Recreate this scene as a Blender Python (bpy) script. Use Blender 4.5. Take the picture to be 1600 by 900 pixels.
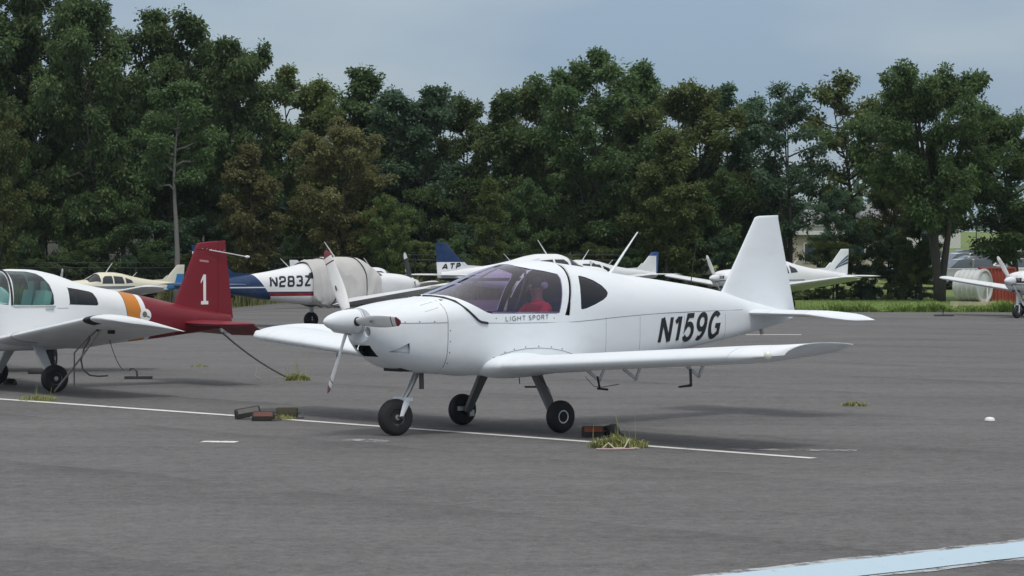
import bpy, bmesh, math, random
import numpy as np
from mathutils import Vector, Matrix

for o in list(bpy.data.objects):
    bpy.data.objects.remove(o, do_unlink=True)
SC = bpy.context.scene
COL = SC.collection
R = math.radians
random.seed(4)

# ------------------------------------------------------------------ camera, sky, sun, exposure
EYE = 2.0            # eye height; level camera, the lens is shifted so the horizon sits above the middle
cam_d = bpy.data.cameras.new('camera')
cam_d.sensor_width = 36.0
cam_d.lens = 90.0
cam_d.shift_y = -53.0 / 1600.0
cam_d.clip_start = 0.1
cam_d.clip_end = 3000
cam = bpy.data.objects.new('camera', cam_d)
cam.location = (0, 0, EYE)
cam.rotation_euler = (R(90), 0, 0)
COL.objects.link(cam)
SC.camera = cam

SUN_EL, SUN_AZ = 64.0, 165.0      # azimuth clockwise from +Y (north): high behind the camera, a little to the right
world = bpy.data.worlds.new('World')
SC.world = world
world.use_nodes = True
wn, wl = world.node_tree.nodes, world.node_tree.links
wn.clear()
w_out = wn.new('ShaderNodeOutputWorld')
w_bg = wn.new('ShaderNodeBackground')
w_sky = wn.new('ShaderNodeTexSky')
w_sky.sky_type = 'NISHITA'
w_sky.sun_disc = False
w_sky.sun_elevation = R(SUN_EL)
w_sky.sun_rotation = R(SUN_AZ)
w_sky.air_density = 1.0
w_sky.dust_density = 2.0
w_tc = wn.new('ShaderNodeTexCoord')
w_sep = wn.new('ShaderNodeSeparateXYZ')
wl.new(w_tc.outputs['Generated'], w_sep.inputs[0])
# an overcast layer in front of the blue sky: standard overcast luminance, (1 + 2 sin elevation) / 3
w_cl = wn.new('ShaderNodeMath'); w_cl.operation = 'MAXIMUM'; w_cl.inputs[1].default_value = 0.0
wl.new(w_sep.outputs['Z'], w_cl.inputs[0])
w_lum = wn.new('ShaderNodeMath'); w_lum.operation = 'MULTIPLY_ADD'
w_lum.inputs[1].default_value = 2.0; w_lum.inputs[2].default_value = 1.0
wl.new(w_cl.outputs[0], w_lum.inputs[0])
w_map = wn.new('ShaderNodeMapping')
w_map.inputs['Scale'].default_value = (2.2, 2.2, 8.0)
w_map.inputs['Location'].default_value = (6.8, 3.6, 1.48)
wl.new(w_tc.outputs['Generated'], w_map.inputs[0])
w_noise = wn.new('ShaderNodeTexNoise')
w_noise.inputs['Scale'].default_value = 2.3
w_noise.inputs['Detail'].default_value = 3
w_noise.inputs['Roughness'].default_value = 0.5
wl.new(w_map.outputs[0], w_noise.inputs['Vector'])
w_ramp = wn.new('ShaderNodeValToRGB')
w_ramp.color_ramp.elements[0].position = 0.38
w_ramp.color_ramp.elements[0].color = (2.48, 3.52, 4.78, 1)
w_ramp.color_ramp.elements[1].position = 0.72
w_ramp.color_ramp.elements[1].color = (4.25, 5.0, 5.45, 1)
wl.new(w_noise.outputs['Fac'], w_ramp.inputs[0])
w_mul = wn.new('ShaderNodeVectorMath'); w_mul.operation = 'SCALE'
# the cloud deck is whiter overhead than low down, where more air lies before it
w_wh = wn.new('ShaderNodeMix'); w_wh.data_type = 'RGBA'; w_wh.inputs['B'].default_value = (3.70, 3.70, 3.72, 1)
w_pw = wn.new('ShaderNodeMath'); w_pw.operation = 'MULTIPLY'; w_pw.inputs[1].default_value = 1.6; w_pw.use_clamp = True
wl.new(w_cl.outputs[0], w_pw.inputs[0]); wl.new(w_pw.outputs[0], w_wh.inputs['Factor']); wl.new(w_ramp.outputs[0], w_wh.inputs['A'])
wl.new(w_wh.outputs['Result'], w_mul.inputs[0]); wl.new(w_lum.outputs[0], w_mul.inputs['Scale'])
w_mix = wn.new('ShaderNodeMix'); w_mix.data_type = 'RGBA'
w_mix.inputs['Factor'].default_value = 0.88
wl.new(w_sky.outputs[0], w_mix.inputs['A']); wl.new(w_mul.outputs[0], w_mix.inputs['B'])
wl.new(w_mix.outputs['Result'], w_bg.inputs['Color'])
w_bg.inputs['Strength'].default_value = 0.1
wl.new(w_bg.outputs[0], w_out.inputs[0])

sun_d = bpy.data.lights.new('sun', 'SUN')
sun_d.energy = 1.5
sun_d.angle = R(13)
sun_d.color = (1.0, 0.975, 0.94)
sun = bpy.data.objects.new('sun', sun_d)
_az, _el = R(SUN_AZ), R(SUN_EL)
_dir = Vector((math.sin(_az) * math.cos(_el), math.cos(_az) * math.cos(_el), math.sin(_el)))
sun.rotation_euler = (-_dir).to_track_quat('-Z', 'Y').to_euler()
sun.location = (0, 0, 50)
COL.objects.link(sun)

SC.view_settings.view_transform = 'Standard'
SC.view_settings.look = 'None'
SC.view_settings.exposure = 0.0
SC.view_settings.gamma = 1.0
SC.render.engine = 'CYCLES'
SC.cycles.max_bounces = 7
SC.cycles.transparent_max_bounces = 16

# ------------------------------------------------------------------ helpers
def tag(o, label=None, cat=None, group=None, kind=None):
    if label: o['label'] = label
    if cat: o['category'] = cat
    if group: o['group'] = group
    if kind: o['kind'] = kind
    return o

def empty(name, loc=(0, 0, 0), rz=0.0):
    o = bpy.data.objects.new(name, None)
    o.empty_display_size = 0.2
    o.location = loc
    o.rotation_euler = (0, 0, rz)
    COL.objects.link(o)
    return o

def mesh_obj(name, me, mats, parent=None, smooth=None):
    if not isinstance(mats, (list, tuple)): mats = [mats]
    for m in mats:
        if m is not None and len(me.materials) < len(mats): me.materials.append(m)
    o = bpy.data.objects.new(name, me)
    if parent is not None: o.parent = parent
    COL.objects.link(o)
    if smooth is not None:
        me.polygons.foreach_set('use_smooth', [True] * len(me.polygons))
        if smooth < 179: me.set_sharp_from_angle(angle=R(smooth))
    return o

class MB:
    """collects faces; build() links them as one mesh object"""
    def __init__(s): s.v = []; s.f = []; s.mi = []
    def add(s, vs, fs, mi=0):
        n = len(s.v)
        s.v += [tuple(p) for p in vs]
        for f in fs:
            s.f.append(tuple(i + n for i in f)); s.mi.append(mi)
        return s
    def box(s, c, d, rot=None, mi=0, taper=1.0):
        hx, hy, hz = d[0] / 2, d[1] / 2, d[2] / 2
        vs = []
        for z in (-hz, hz):
            k = taper if z > 0 else 1.0
            for (x, y) in ((-hx, -hy), (hx, -hy), (hx, hy), (-hx, hy)):
                p = Vector((x * k, y * k, z))
                if rot is not None: p = rot @ p
                vs.append(p + Vector(c))
        return s.add(vs, [(3, 2, 1, 0), (4, 5, 6, 7), (0, 1, 5, 4), (1, 2, 6, 5), (2, 3, 7, 6), (3, 0, 4, 7)], mi)
    def rings(s, rings, closed=True, cap=True, mi=0):
        n = len(rings[0]); vs = [p for r in rings for p in r]; fs = []
        m = n if closed else n - 1
        for i in range(len(rings) - 1):
            for j in range(m):
                k = (j + 1) % n
                fs.append((i * n + j, i * n + k, (i + 1) * n + k, (i + 1) * n + j))
        if cap and closed:
            fs.append(tuple(reversed(range(n))))
            fs.append(tuple((len(rings) - 1) * n + j for j in range(n)))
        return s.add(vs, fs, mi)
    def tube(s, pts, rad, seg=8, mi=0, flat=1.0, cap=True, up=None):
        pts = [Vector(p) for p in pts]; rings = []
        if not isinstance(rad, (list, tuple)): rad = [rad] * len(pts)
        prev = None
        for i, p in enumerate(pts):
            t = (pts[min(i + 1, len(pts) - 1)] - pts[max(i - 1, 0)]).normalized()
            if prev is None:
                a = Vector(up) if up is not None else (Vector((0, 0, 1)) if abs(t.z) < 0.9 else Vector((1, 0, 0)))
            else: a = prev
            u = (a - t * a.dot(t))
            if u.length < 1e-5: u = t.orthogonal()
            u.normalize(); w = t.cross(u); prev = u
            rings.append([p + (u * math.cos(2 * math.pi * k / seg) * flat + w * math.sin(2 * math.pi * k / seg)) * rad[i] for k in range(seg)])
        return s.rings(rings, True, cap, mi)
    def lathe(s, prof, seg=24, mi=0, axis='y', c=(0, 0, 0), close=False):
        """prof: (radius, along) pairs"""
        rings = []
        for r, a in prof:
            ring = []
            for k in range(seg):
                t = 2 * math.pi * k / seg
                if axis == 'y': p = (r * math.cos(t), a, r * math.sin(t))
                elif axis == 'x': p = (a, r * math.cos(t), r * math.sin(t))
                else: p = (r * math.cos(t), r * math.sin(t), a)
                ring.append((p[0] + c[0], p[1] + c[1], p[2] + c[2]))
            rings.append(ring)
        if close: rings.append(rings[0])
        return s.rings(rings, True, not close, mi)
    def prism(s, poly, axis, a0, a1, mi=0):
        """poly of 2D points extruded along axis ('y': poly is x,z; 'x': y,z; 'z': x,y)"""
        def p3(p, a):
            return (p[0], a, p[1]) if axis == 'y' else ((a, p[0], p[1]) if axis == 'x' else (p[0], p[1], a))
        n = len(poly)
        vs = [p3(p, a0) for p in poly] + [p3(p, a1) for p in poly]
        fs = [tuple(range(n)), tuple(reversed(range(n, 2 * n)))] + [(i, i + n, (i + 1) % n + n, (i + 1) % n) for i in range(n)]
        return s.add(vs, fs, mi)
    def mesh(s, name):
        me = bpy.data.meshes.new(name)
        me.from_pydata([tuple(p) for p in s.v], [], s.f)
        if any(s.mi): me.polygons.foreach_set('material_index', s.mi)
        me.update()
        return me
    def build(s, name, mats, parent=None, smooth=None, fix=True):
        me = s.mesh(name)
        if fix:
            bm = bmesh.new(); bm.from_mesh(me); bmesh.ops.recalc_face_normals(bm, faces=bm.faces); bm.to_mesh(me); bm.free()
        return mesh_obj(name, me, mats, parent, smooth)

def copy_tree(o, parent=None):
    c = o.copy(); COL.objects.link(c); c.parent = parent
    for ch in list(o.children): copy_tree(ch, c)
    return c

# ---- materials
def new_mat(name):
    m = bpy.data.materials.new(name); m.use_nodes = True
    nt = m.node_tree; b = nt.nodes['Principled BSDF']
    return m, nt, b

def plain(name, col, rough=0.5, metal=0.0, var=0.08, vscale=6.0, bump=0.0, bscale=60.0, coat=0.0, spec=0.5):
    m, nt, b = new_mat(name)
    b.inputs['Roughness'].default_value = rough
    b.inputs['Metallic'].default_value = metal
    b.inputs['Coat Weight'].default_value = coat
    b.inputs['Specular IOR Level'].default_value = spec
    tc = nt.nodes.new('ShaderNodeTexCoord')
    nz = nt.nodes.new('ShaderNodeTexNoise'); nz.inputs['Scale'].default_value = vscale; nz.inputs['Detail'].default_value = 5
    nt.links.new(tc.outputs['Object'], nz.inputs['Vector'])
    mx = nt.nodes.new('ShaderNodeMix'); mx.data_type = 'RGBA'
    mx.inputs['A'].default_value = tuple(c * (1 - var) for c in col) + (1,)
    mx.inputs['B'].default_value = tuple(min(1, c * (1 + var)) for c in col) + (1,)
    nt.links.new(nz.outputs['Fac'], mx.inputs['Factor'])
    nt.links.new(mx.outputs['Result'], b.inputs['Base Color'])
    if bump:
        n2 = nt.nodes.new('ShaderNodeTexNoise'); n2.inputs['Scale'].default_value = bscale; n2.inputs['Detail'].default_value = 4
        nt.links.new(tc.outputs['Object'], n2.inputs['Vector'])
        bp = nt.nodes.new('ShaderNodeBump'); bp.inputs['Strength'].default_value = bump; bp.inputs['Distance'].default_value = 0.02
        nt.links.new(n2.outputs['Fac'], bp.inputs['Height']); nt.links.new(bp.outputs[0], b.inputs['Normal'])
    return m

def livery(name, base, bands, rough=0.32, dirt=0.10, dirtcol=(0.33, 0.31, 0.26)):
    """painted metal; bands = [(colour, [(a, b, c), ...])]: where every a*x + b*z + c > 0 (aircraft frame) the colour applies"""
    m, nt, b = new_mat(name)
    N, Lk = nt.nodes, nt.links
    tc = N.new('ShaderNodeTexCoord'); sp = N.new('ShaderNodeSeparateXYZ'); Lk.new(tc.outputs['Object'], sp.inputs[0])
    cur = N.new('ShaderNodeRGB'); cur.outputs[0].default_value = tuple(base) + (1,); out = cur.outputs[0]
    for col, conds in bands:
        fac = None
        for (a, bb, c) in conds:
            m1 = N.new('ShaderNodeMath'); m1.operation = 'MULTIPLY_ADD'; m1.inputs[1].default_value = a; m1.inputs[2].default_value = c
            Lk.new(sp.outputs['X'], m1.inputs[0])
            m2 = N.new('ShaderNodeMath'); m2.operation = 'MULTIPLY_ADD'; m2.inputs[1].default_value = bb
            Lk.new(sp.outputs['Z'], m2.inputs[0]); Lk.new(m1.outputs[0], m2.inputs[2])
            g = N.new('ShaderNodeMath'); g.operation = 'GREATER_THAN'; g.inputs[1].default_value = 0.0
            Lk.new(m2.outputs[0], g.inputs[0])
            if fac is None: fac = g.outputs[0]
            else:
                mm = N.new('ShaderNodeMath'); mm.operation = 'MULTIPLY'
                Lk.new(fac, mm.inputs[0]); Lk.new(g.outputs[0], mm.inputs[1]); fac = mm.outputs[0]
        mx = N.new('ShaderNodeMix'); mx.data_type = 'RGBA'
        Lk.new(fac, mx.inputs['Factor']); Lk.new(out, mx.inputs['A']); mx.inputs['B'].default_value = tuple(col) + (1,)
        out = mx.outputs['Result']
    # streaky grime
    mp = N.new('ShaderNodeMapping'); mp.inputs['Scale'].default_value = (0.9, 3.0, 2.2); Lk.new(tc.outputs['Object'], mp.inputs[0])
    nz = N.new('ShaderNodeTexNoise'); nz.inputs['Scale'].default_value = 1.7; nz.inputs['Detail'].default_value = 8; nz.inputs['Roughness'].default_value = 0.62
    Lk.new(mp.outputs[0], nz.inputs['Vector'])
    rp = N.new('ShaderNodeMapRange'); rp.inputs['From Min'].default_value = 0.5; rp.inputs['From Max'].default_value = 0.8
    rp.inputs['To Min'].default_value = 0.0; rp.inputs['To Max'].default_value = dirt * 2.2
    Lk.new(nz.outputs['Fac'], rp.inputs['Value'])
    md = N.new('ShaderNodeMix'); md.data_type = 'RGBA'
    Lk.new(rp.outputs[0], md.inputs['Factor']); Lk.new(out, md.inputs['A']); md.inputs['B'].default_value = tuple(dirtcol) + (1,)
    Lk.new(md.outputs['Result'], b.inputs['Base Color'])
    b.inputs['Specular IOR Level'].default_value = 0.4
    rr = N.new('ShaderNodeMapRange'); rr.inputs['To Min'].default_value = rough; rr.inputs['To Max'].default_value = rough + 0.22
    Lk.new(nz.outputs['Fac'], rr.inputs['Value']); Lk.new(rr.outputs[0], b.inputs['Roughness'])
    # oil-canning of thin sheet
    n3 = N.new('ShaderNodeTexNoise'); n3.inputs['Scale'].default_value = 2.4; n3.inputs['Detail'].default_value = 1
    Lk.new(tc.outputs['Object'], n3.inputs['Vector'])
    bp = N.new('ShaderNodeBump'); bp.inputs['Strength'].default_value = 0.12; bp.inputs['Distance'].default_value = 0.03
    Lk.new(n3.outputs['Fac'], bp.inputs['Height']); Lk.new(bp.outputs[0], b.inputs['Normal'])
    return m

def glass(name, tint, gloss=1.0, rough=0.02, base_refl=0.04):
    m, nt, b = new_mat(name)
    N, Lk = nt.nodes, nt.links
    out = N['Material Output']; N.remove(b)
    tr = N.new('ShaderNodeBsdfTransparent'); tr.inputs[0].default_value = tuple(math.sqrt(c) for c in tint) + (1,)
    gl = N.new('ShaderNodeBsdfGlossy'); gl.inputs['Roughness'].default_value = rough; gl.inputs['Color'].default_value = (0.93, 0.92, 1, 1)
    fr = N.new('ShaderNodeFresnel'); fr.inputs[0].default_value = 1.5
    mu = N.new('ShaderNodeMath'); mu.operation = 'MULTIPLY'; mu.inputs[1].default_value = gloss; mu.use_clamp = True
    Lk.new(fr.outputs[0], mu.inputs[0])
    ge = N.new('ShaderNodeNewGeometry'); iv = N.new('ShaderNodeMath'); iv.operation = 'SUBTRACT'; iv.inputs[0].default_value = 1.0
    Lk.new(ge.outputs['Backfacing'], iv.inputs[1])                  # no total reflection where a ray leaves the thin pane
    m3 = N.new('ShaderNodeMath'); m3.operation = 'MULTIPLY'; Lk.new(mu.outputs[0], m3.inputs[0]); Lk.new(iv.outputs[0], m3.inputs[1])
    mx = N.new('ShaderNodeMixShader'); Lk.new(m3.outputs[0], mx.inputs[0]); Lk.new(tr.outputs[0], mx.inputs[1]); Lk.new(gl.outputs[0], mx.inputs[2])
    Lk.new(mx.outputs[0], out.inputs[0])
    return m

M = {}
WHITE = (0.775, 0.815, 0.845)
M['white'] = livery('white aircraft paint', WHITE, [], dirt=0.08)
M['white2'] = livery('older white aircraft paint', (0.71, 0.735, 0.755), [], dirt=0.14)
M['cream'] = livery('cream aircraft paint', (0.74, 0.69, 0.52), [], dirt=0.1)
M['maroon'] = livery('maroon aircraft paint', (0.19, 0.012, 0.022), [], rough=0.36, dirt=0.06, dirtcol=(0.2, 0.08, 0.07))
M['navy'] = livery('navy aircraft paint', (0.012, 0.045, 0.14), [], dirt=0.06, dirtcol=(0.1, 0.14, 0.2))
M['rubber'] = plain('tyre rubber', (0.018, 0.018, 0.02), 0.75, bump=0.2, bscale=90)
M['hub'] = plain('wheel hub metal', (0.45, 0.45, 0.46), 0.42, 0.7, var=0.25, vscale=30)
M['alu'] = plain('weathered aluminium', (0.5, 0.5, 0.5), 0.42, 0.8, var=0.15)
M['gear_grey'] = plain('grey gear paint', (0.20, 0.20, 0.20), 0.5, 0.2, var=0.15)
M['steel'] = plain('dark steel', (0.10, 0.10, 0.105), 0.45, 0.7, var=0.2, vscale=20)
M['black'] = plain('matt black trim', (0.012, 0.012, 0.014), 0.6)
M['decal_black'] = plain('black vinyl lettering', (0.014, 0.015, 0.018), 0.4)
M['decal_white'] = plain('white vinyl lettering', (0.78, 0.78, 0.78), 0.4)
M['decal_grey'] = plain('grey vinyl lettering', (0.16, 0.16, 0.18), 0.4)
M['seam'] = plain('panel joint grime', (0.13, 0.13, 0.135), 0.7)
M['canopy'] = glass('tinted canopy glass', (0.66, 0.56, 0.78), 1.7)
M['smoke'] = glass('smoked rear window glass', (0.16, 0.145, 0.18), 1.1)
M['green_glass'] = glass('green tinted glass', (0.56, 0.78, 0.74), 1.5)
M['dark_glass'] = plain('dark cabin glass', (0.03, 0.035, 0.04), 0.08, var=0.3, vscale=3)
M['clear_lamp'] = plain('clear lamp lens', (0.85, 0.85, 0.78), 0.12, coat=1.0)
M['interior'] = plain('dark cockpit trim', (0.035, 0.035, 0.04), 0.7, bump=0.3)
M['interior_g'] = plain('grey green cabin trim', (0.36, 0.46, 0.44), 0.75, bump=0.2)
M['rope'] = plain('weathered rope', (0.36, 0.34, 0.30), 0.9, var=0.35, vscale=60, bump=0.6, bscale=150)
M['rope_dark'] = plain('grimy rope', (0.15, 0.145, 0.135), 0.9, var=0.35, vscale=60, bump=0.6, bscale=150)

# ---- lofted bodies
def pchip(xs, ys):
    xs = np.array(xs, float); ys = np.array(ys, float); h = np.diff(xs); d = np.diff(ys) / h; m = np.zeros(len(xs))
    for i in range(1, len(xs) - 1):
        if d[i - 1] * d[i] > 0:
            w1 = 2 * h[i] + h[i - 1]; w2 = h[i] + 2 * h[i - 1]
            m[i] = (w1 + w2) / (w1 / d[i - 1] + w2 / d[i])
    m[0] = d[0]; m[-1] = d[-1]
    def f(x):
        i = int(np.clip(np.searchsorted(xs, x) - 1, 0, len(xs) - 2)); t = min(max((x - xs[i]) / h[i], 0), 1)
        return float((2*t**3 - 3*t*t + 1)*ys[i] + (t**3 - 2*t*t + t)*h[i]*m[i] + (-2*t**3 + 3*t*t)*ys[i+1] + (t**3 - t*t)*h[i]*m[i+1])
    return f

class Loft:
    """fuselage: stations (x, z_bottom, z_top, half_width, z_widest, exponent_top, exponent_bottom)"""
    def __init__(s, st):
        st = sorted(st); xs = [q[0] for q in st]
        s.x0, s.x1 = xs[0], xs[-1]; s.xs = xs
        s.F = [pchip(xs, [q[k] for q in st]) for k in range(1, 7)]
    def par(s, x, off=0.0):
        zb, zt, w, zm, nu, nl = [g(x) for g in s.F]
        return zb - off, zt + off, w + off, zm, nu, nl
    def pt(s, x, phi, off=0.0):
        zb, zt, w, zm, nu, nl = s.par(x, off)
        c, sn = math.cos(phi), math.sin(phi)
        n = nu if sn >= 0 else nl
        y = w * math.copysign(abs(c) ** (2 / n), c)
        z = zm + (zt - zm if sn >= 0 else zm - zb) * math.copysign(abs(sn) ** (2 / n), sn)
        return (x, y, z)
    def y(s, x, z, off=0.0):
        zb, zt, w, zm, nu, nl = s.par(x, 0)
        up = z > zm
        r = (z - zm) / (zt - zm) if up else (zm - z) / (zm - zb)
        n = nu if up else nl
        return w * max(0.0, 1 - min(r, 1.0) ** n) ** (1 / n) + off
    def stations(s, n):
        base = np.linspace(s.x0, s.x1, n)
        return sorted(set([round(float(v), 4) for v in base]))
    def body(s, mb, n=70, seg=56, off=0.0, xa=None, xb=None):
        xs = np.linspace(xa if xa is not None else s.x0, xb if xb is not None else s.x1, n)
        ph = [2 * math.pi * (k + 0.5) / seg for k in range(seg)]
        return mb.rings([[s.pt(x, p, off) for p in ph] for x in xs])
    def patch(s, mb, poly, side, off=0.004, cell=0.05, mi=0):
        """polygon in side view (x, z) laid on the surface; side +1 left, -1 right"""
        bm = bmesh.new()
        vs = [bm.verts.new((p[0], 0, p[1])) for p in poly]
        f = bm.faces.new(vs)
        bmesh.ops.triangulate(bm, faces=[f])
        for ax in (0, 2):
            lo = min(p[0 if ax == 0 else 1] for p in poly); hi = max(p[0 if ax == 0 else 1] for p in poly)
            k = lo + cell
            while k < hi:
                co = [0, 0, 0]; no = [0, 0, 0]; co[ax] = k; no[ax] = 1
                bmesh.ops.bisect_plane(bm, geom=bm.verts[:] + bm.edges[:] + bm.faces[:], plane_co=co, plane_no=no)
                k += cell
        bm.verts.index_update()
        V = [(v.co.x, side * (s.y(v.co.x, v.co.z) + off), v.co.z) for v in bm.verts]
        Fc = [tuple(v.index for v in f.verts) for f in bm.faces]
        bm.free()
        return mb.add(V, Fc, mi)

def boolean(obj, cutters, op):
    par = obj.parent; obj.parent = None       # work in the aircraft's own frame
    for c in cutters:
        md = obj.modifiers.new('b', 'BOOLEAN'); md.operation = op; md.solver = 'EXACT'; md.object = c
    bpy.context.view_layer.update()
    dg = bpy.context.evaluated_depsgraph_get()
    me = bpy.data.meshes.new_from_object(obj.evaluated_get(dg))
    obj.modifiers.clear(); obj.parent = par
    old = obj.data; obj.data = me
    bpy.data.meshes.remove(old)
    return obj

def kill(o):
    me = o.data; bpy.data.objects.remove(o, do_unlink=True); bpy.data.meshes.remove(me)

def cutter(poly, y0=-1.2, y1=1.2):
    return MB().prism(poly, 'y', y0, y1).build('cutter', [])

def finish(o, ang=32):
    o.data.polygons.foreach_set('use_smooth', [True] * len(o.data.polygons))
    o.data.set_sharp_from_angle(angle=R(ang))
    return o

def shell(name, loft, mat, parent, cutters, thick=0.014, n=90, seg=72):
    mb = MB(); loft.body(mb, n, seg, 0.0); o = mb.build(name, [mat], parent)
    mi = MB(); loft.body(mi, n, seg, -thick, loft.x0 + thick * 2.0, loft.x1 - thick); inner = mi.build('inner', [])
    boolean(o, [inner], 'DIFFERENCE'); kill(inner)
    for c in cutters: boolean(o, [c], 'DIFFERENCE')
    return finish(o)

def pane_from(name, loft, mat, parent, cut, off=-0.004, thick=0.004, n=90, seg=72):
    mb = MB(); loft.body(mb, n, seg, off, loft.x0 + 0.03, loft.x1 - 0.03); o = mb.build(name, [mat], parent)
    mi = MB(); loft.body(mi, n, seg, off - thick, loft.x0 + 0.05, loft.x1 - 0.05); inner = mi.build('inner', [])
    boolean(o, [inner], 'DIFFERENCE'); kill(inner)
    boolean(o, [cut], 'INTERSECT')
    finish(o, 60)
    ys = [v.co.y for v in o.data.vertices]
    if min(abs(y) for y in ys) > 0.02:            # two windows, one on each side
        o2 = o.copy(); o2.data = o.data.copy(); COL.objects.link(o2)
        for ob, sg in ((o, 1), (o2, -1)):
            bm = bmesh.new(); bm.from_mesh(ob.data)
            bmesh.ops.delete(bm, geom=[v for v in bm.verts if v.co.y * sg < 0], context='VERTS'); bm.to_mesh(ob.data); bm.free()
    return o

def airfoil(n, t, camber, c0, c1):
    up, lo = [], []
    for i in range(n + 1):
        b = i / n
        x = c0 + (c1 - c0) * (1 - math.cos(b * math.pi / 2)) if c0 < 0.01 else c0 + (c1 - c0) * b
        yt = 5 * t * (0.2969 * math.sqrt(max(x, 0)) - 0.126 * x - 0.3516 * x**2 + 0.2843 * x**3 - 0.1026 * x**4)
        p = 0.4
        yc = camber / p**2 * (2*p*x - x*x) if x < p else camber / (1-p)**2 * ((1 - 2*p) + 2*p*x - x*x)
        up.append((x, yc + yt)); lo.append((x, yc - yt))
    if c0 < 0.01: return list(reversed(up)) + lo[1:]
    return list(reversed(up)) + lo

def wing(mb, secs, c0=0.0, c1=1.0, n=14, side=1, camber=0.02, mi=0, droop=0.0):
    """secs: (span, x_leading, chord, z, thickness, twist_deg); chord range c0..c1; droop rotates about c0 (degrees)"""
    rings = []
    for (y, xle, ch, z, t, tw) in secs:
        ring = []
        for (u, v) in airfoil(n, t, camber, c0, c1):
            dx, dz = -u * ch, v * ch
            if droop:
                a = R(droop); px, pz = -(c0) * ch, 0.0
                ex, ez = dx - px, dz - pz
                dx, dz = px + ex * math.cos(a) - ez * math.sin(a) * -1, pz + ex * math.sin(a) + ez * math.cos(a)
            a = R(tw); ax = -0.3 * ch
            ex, ez = dx - ax, dz
            dx, dz = ax + ex * math.cos(a) - ez * math.sin(a), ex * math.sin(a) + ez * math.cos(a)
            ring.append((xle + dx, side * y, z + dz))
        rings.append(ring)
    return mb.rings(rings, True, True, mi)

def interp_secs(secs, ya, yb, n=2):
    ks = list(zip(*secs))
    out = []
    for y in np.linspace(ya, yb, n):
        out.append(tuple([float(y)] + [float(np.interp(y, ks[0], ks[k])) for k in range(1, 6)]))
    return out

class Fin:
    """upright surface from leading/trailing edge points at root and tip: (x, z)"""
    def __init__(s, leb, let, tet, teb, t=0.09):
        s.q = [Vector(p) for p in (leb, let, tet, teb)]; s.t = t
    def at(s, u, v):
        a = s.q[0].lerp(s.q[1], v); b = s.q[3].lerp(s.q[2], v)
        return a.lerp(b, u), (b - a).length
    def th(s, u, ch):
        x = min(max(u, 0), 1)
        return 5 * s.t * ch * (0.2969*math.sqrt(x) - 0.126*x - 0.3516*x**2 + 0.2843*x**3 - 0.1026*x**4)
    def y(s, x, z):
        best = None
        lo, hi = 0.0, 1.0
        v = 0.5
        for _ in range(12):
            # z along the span, solve v from z of the mid chord line
            a = s.q[0].lerp(s.q[1], v); b = s.q[3].lerp(s.q[2], v)
            u = (x - a.x) / (b.x - a.x) if abs(b.x - a.x) > 1e-6 else 0.5
            zz = a.y + (b.y - a.y) * u
            zt = s.q[1].y + (s.q[2].y - s.q[1].y) * u; zb = s.q[0].y + (s.q[3].y - s.q[0].y) * u
            v = min(max((z - zb) / (zt - zb), 0), 1)
        return s.th(u, (b - a).length)
    def build(s, mb, u0=0.0, u1=1.0, n=10, nv=8, v0=0.0, v1=1.0, tip=0.03, mi=0):
        rings = []
        vs = list(np.linspace(v0, v1, nv))
        for v in vs:
            up, lo = [], []
            for i in range(n + 1):
                b = i / n
                u = u0 + (u1 - u0) * ((1 - math.cos(b * math.pi / 2)) if u0 < 0.01 else b)
                p, ch = s.at(u, v); y = s.th(u, ch)
                up.append((p.x, y, p.y)); lo.append((p.x, -y, p.y))
            rings.append(list(reversed(up)) + (lo[1:] if u0 < 0.01 else lo))
        if tip and v1 >= 0.999:
            base = rings[-1]; cx = sum(p[0] for p in base) / len(base)
            xr = min(p[0] for p in base)
            for k, dz, sh in ((0.92, 0.45, 0.03), (0.7, 0.8, 0.10), (0.3, 1.0, 0.22)):
                rings.append([(xr + (p[0] - xr) * (1 - sh) , p[1] * k, p[2] + tip * dz) for p in base])
        return mb.rings(rings, True, True, mi)

# ---- writing
_font = {}
def text_verts(body, size, bold=0.0, shear=0.0, space=1.0):
    cu = bpy.data.curves.new('t', 'FONT'); cu.body = body; cu.size = size; cu.offset = bold; cu.shear = shear
    cu.space_character = space; cu.resolution_u = 3; cu.fill_mode = 'FRONT'
    o = bpy.data.objects.new('t', cu); COL.objects.link(o)
    bpy.context.view_layer.update()
    dg = bpy.context.evaluated_depsgraph_get()
    me = bpy.data.meshes.new_from_object(o.evaluated_get(dg))
    V = [(v.co.x, v.co.y) for v in me.vertices]; F = [tuple(p.vertices) for p in me.polygons]
    bpy.data.objects.remove(o, do_unlink=True); bpy.data.curves.remove(cu); bpy.data.meshes.remove(me)
    x0 = min(v[0] for v in V); x1 = max(v[0] for v in V); y0 = min(v[1] for v in V); y1 = max(v[1] for v in V)
    V = [((v[0] - x0) / (x1 - x0), (v[1] - y0) / (y1 - y0)) for v in V]      # unit box
    return V, F

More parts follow.
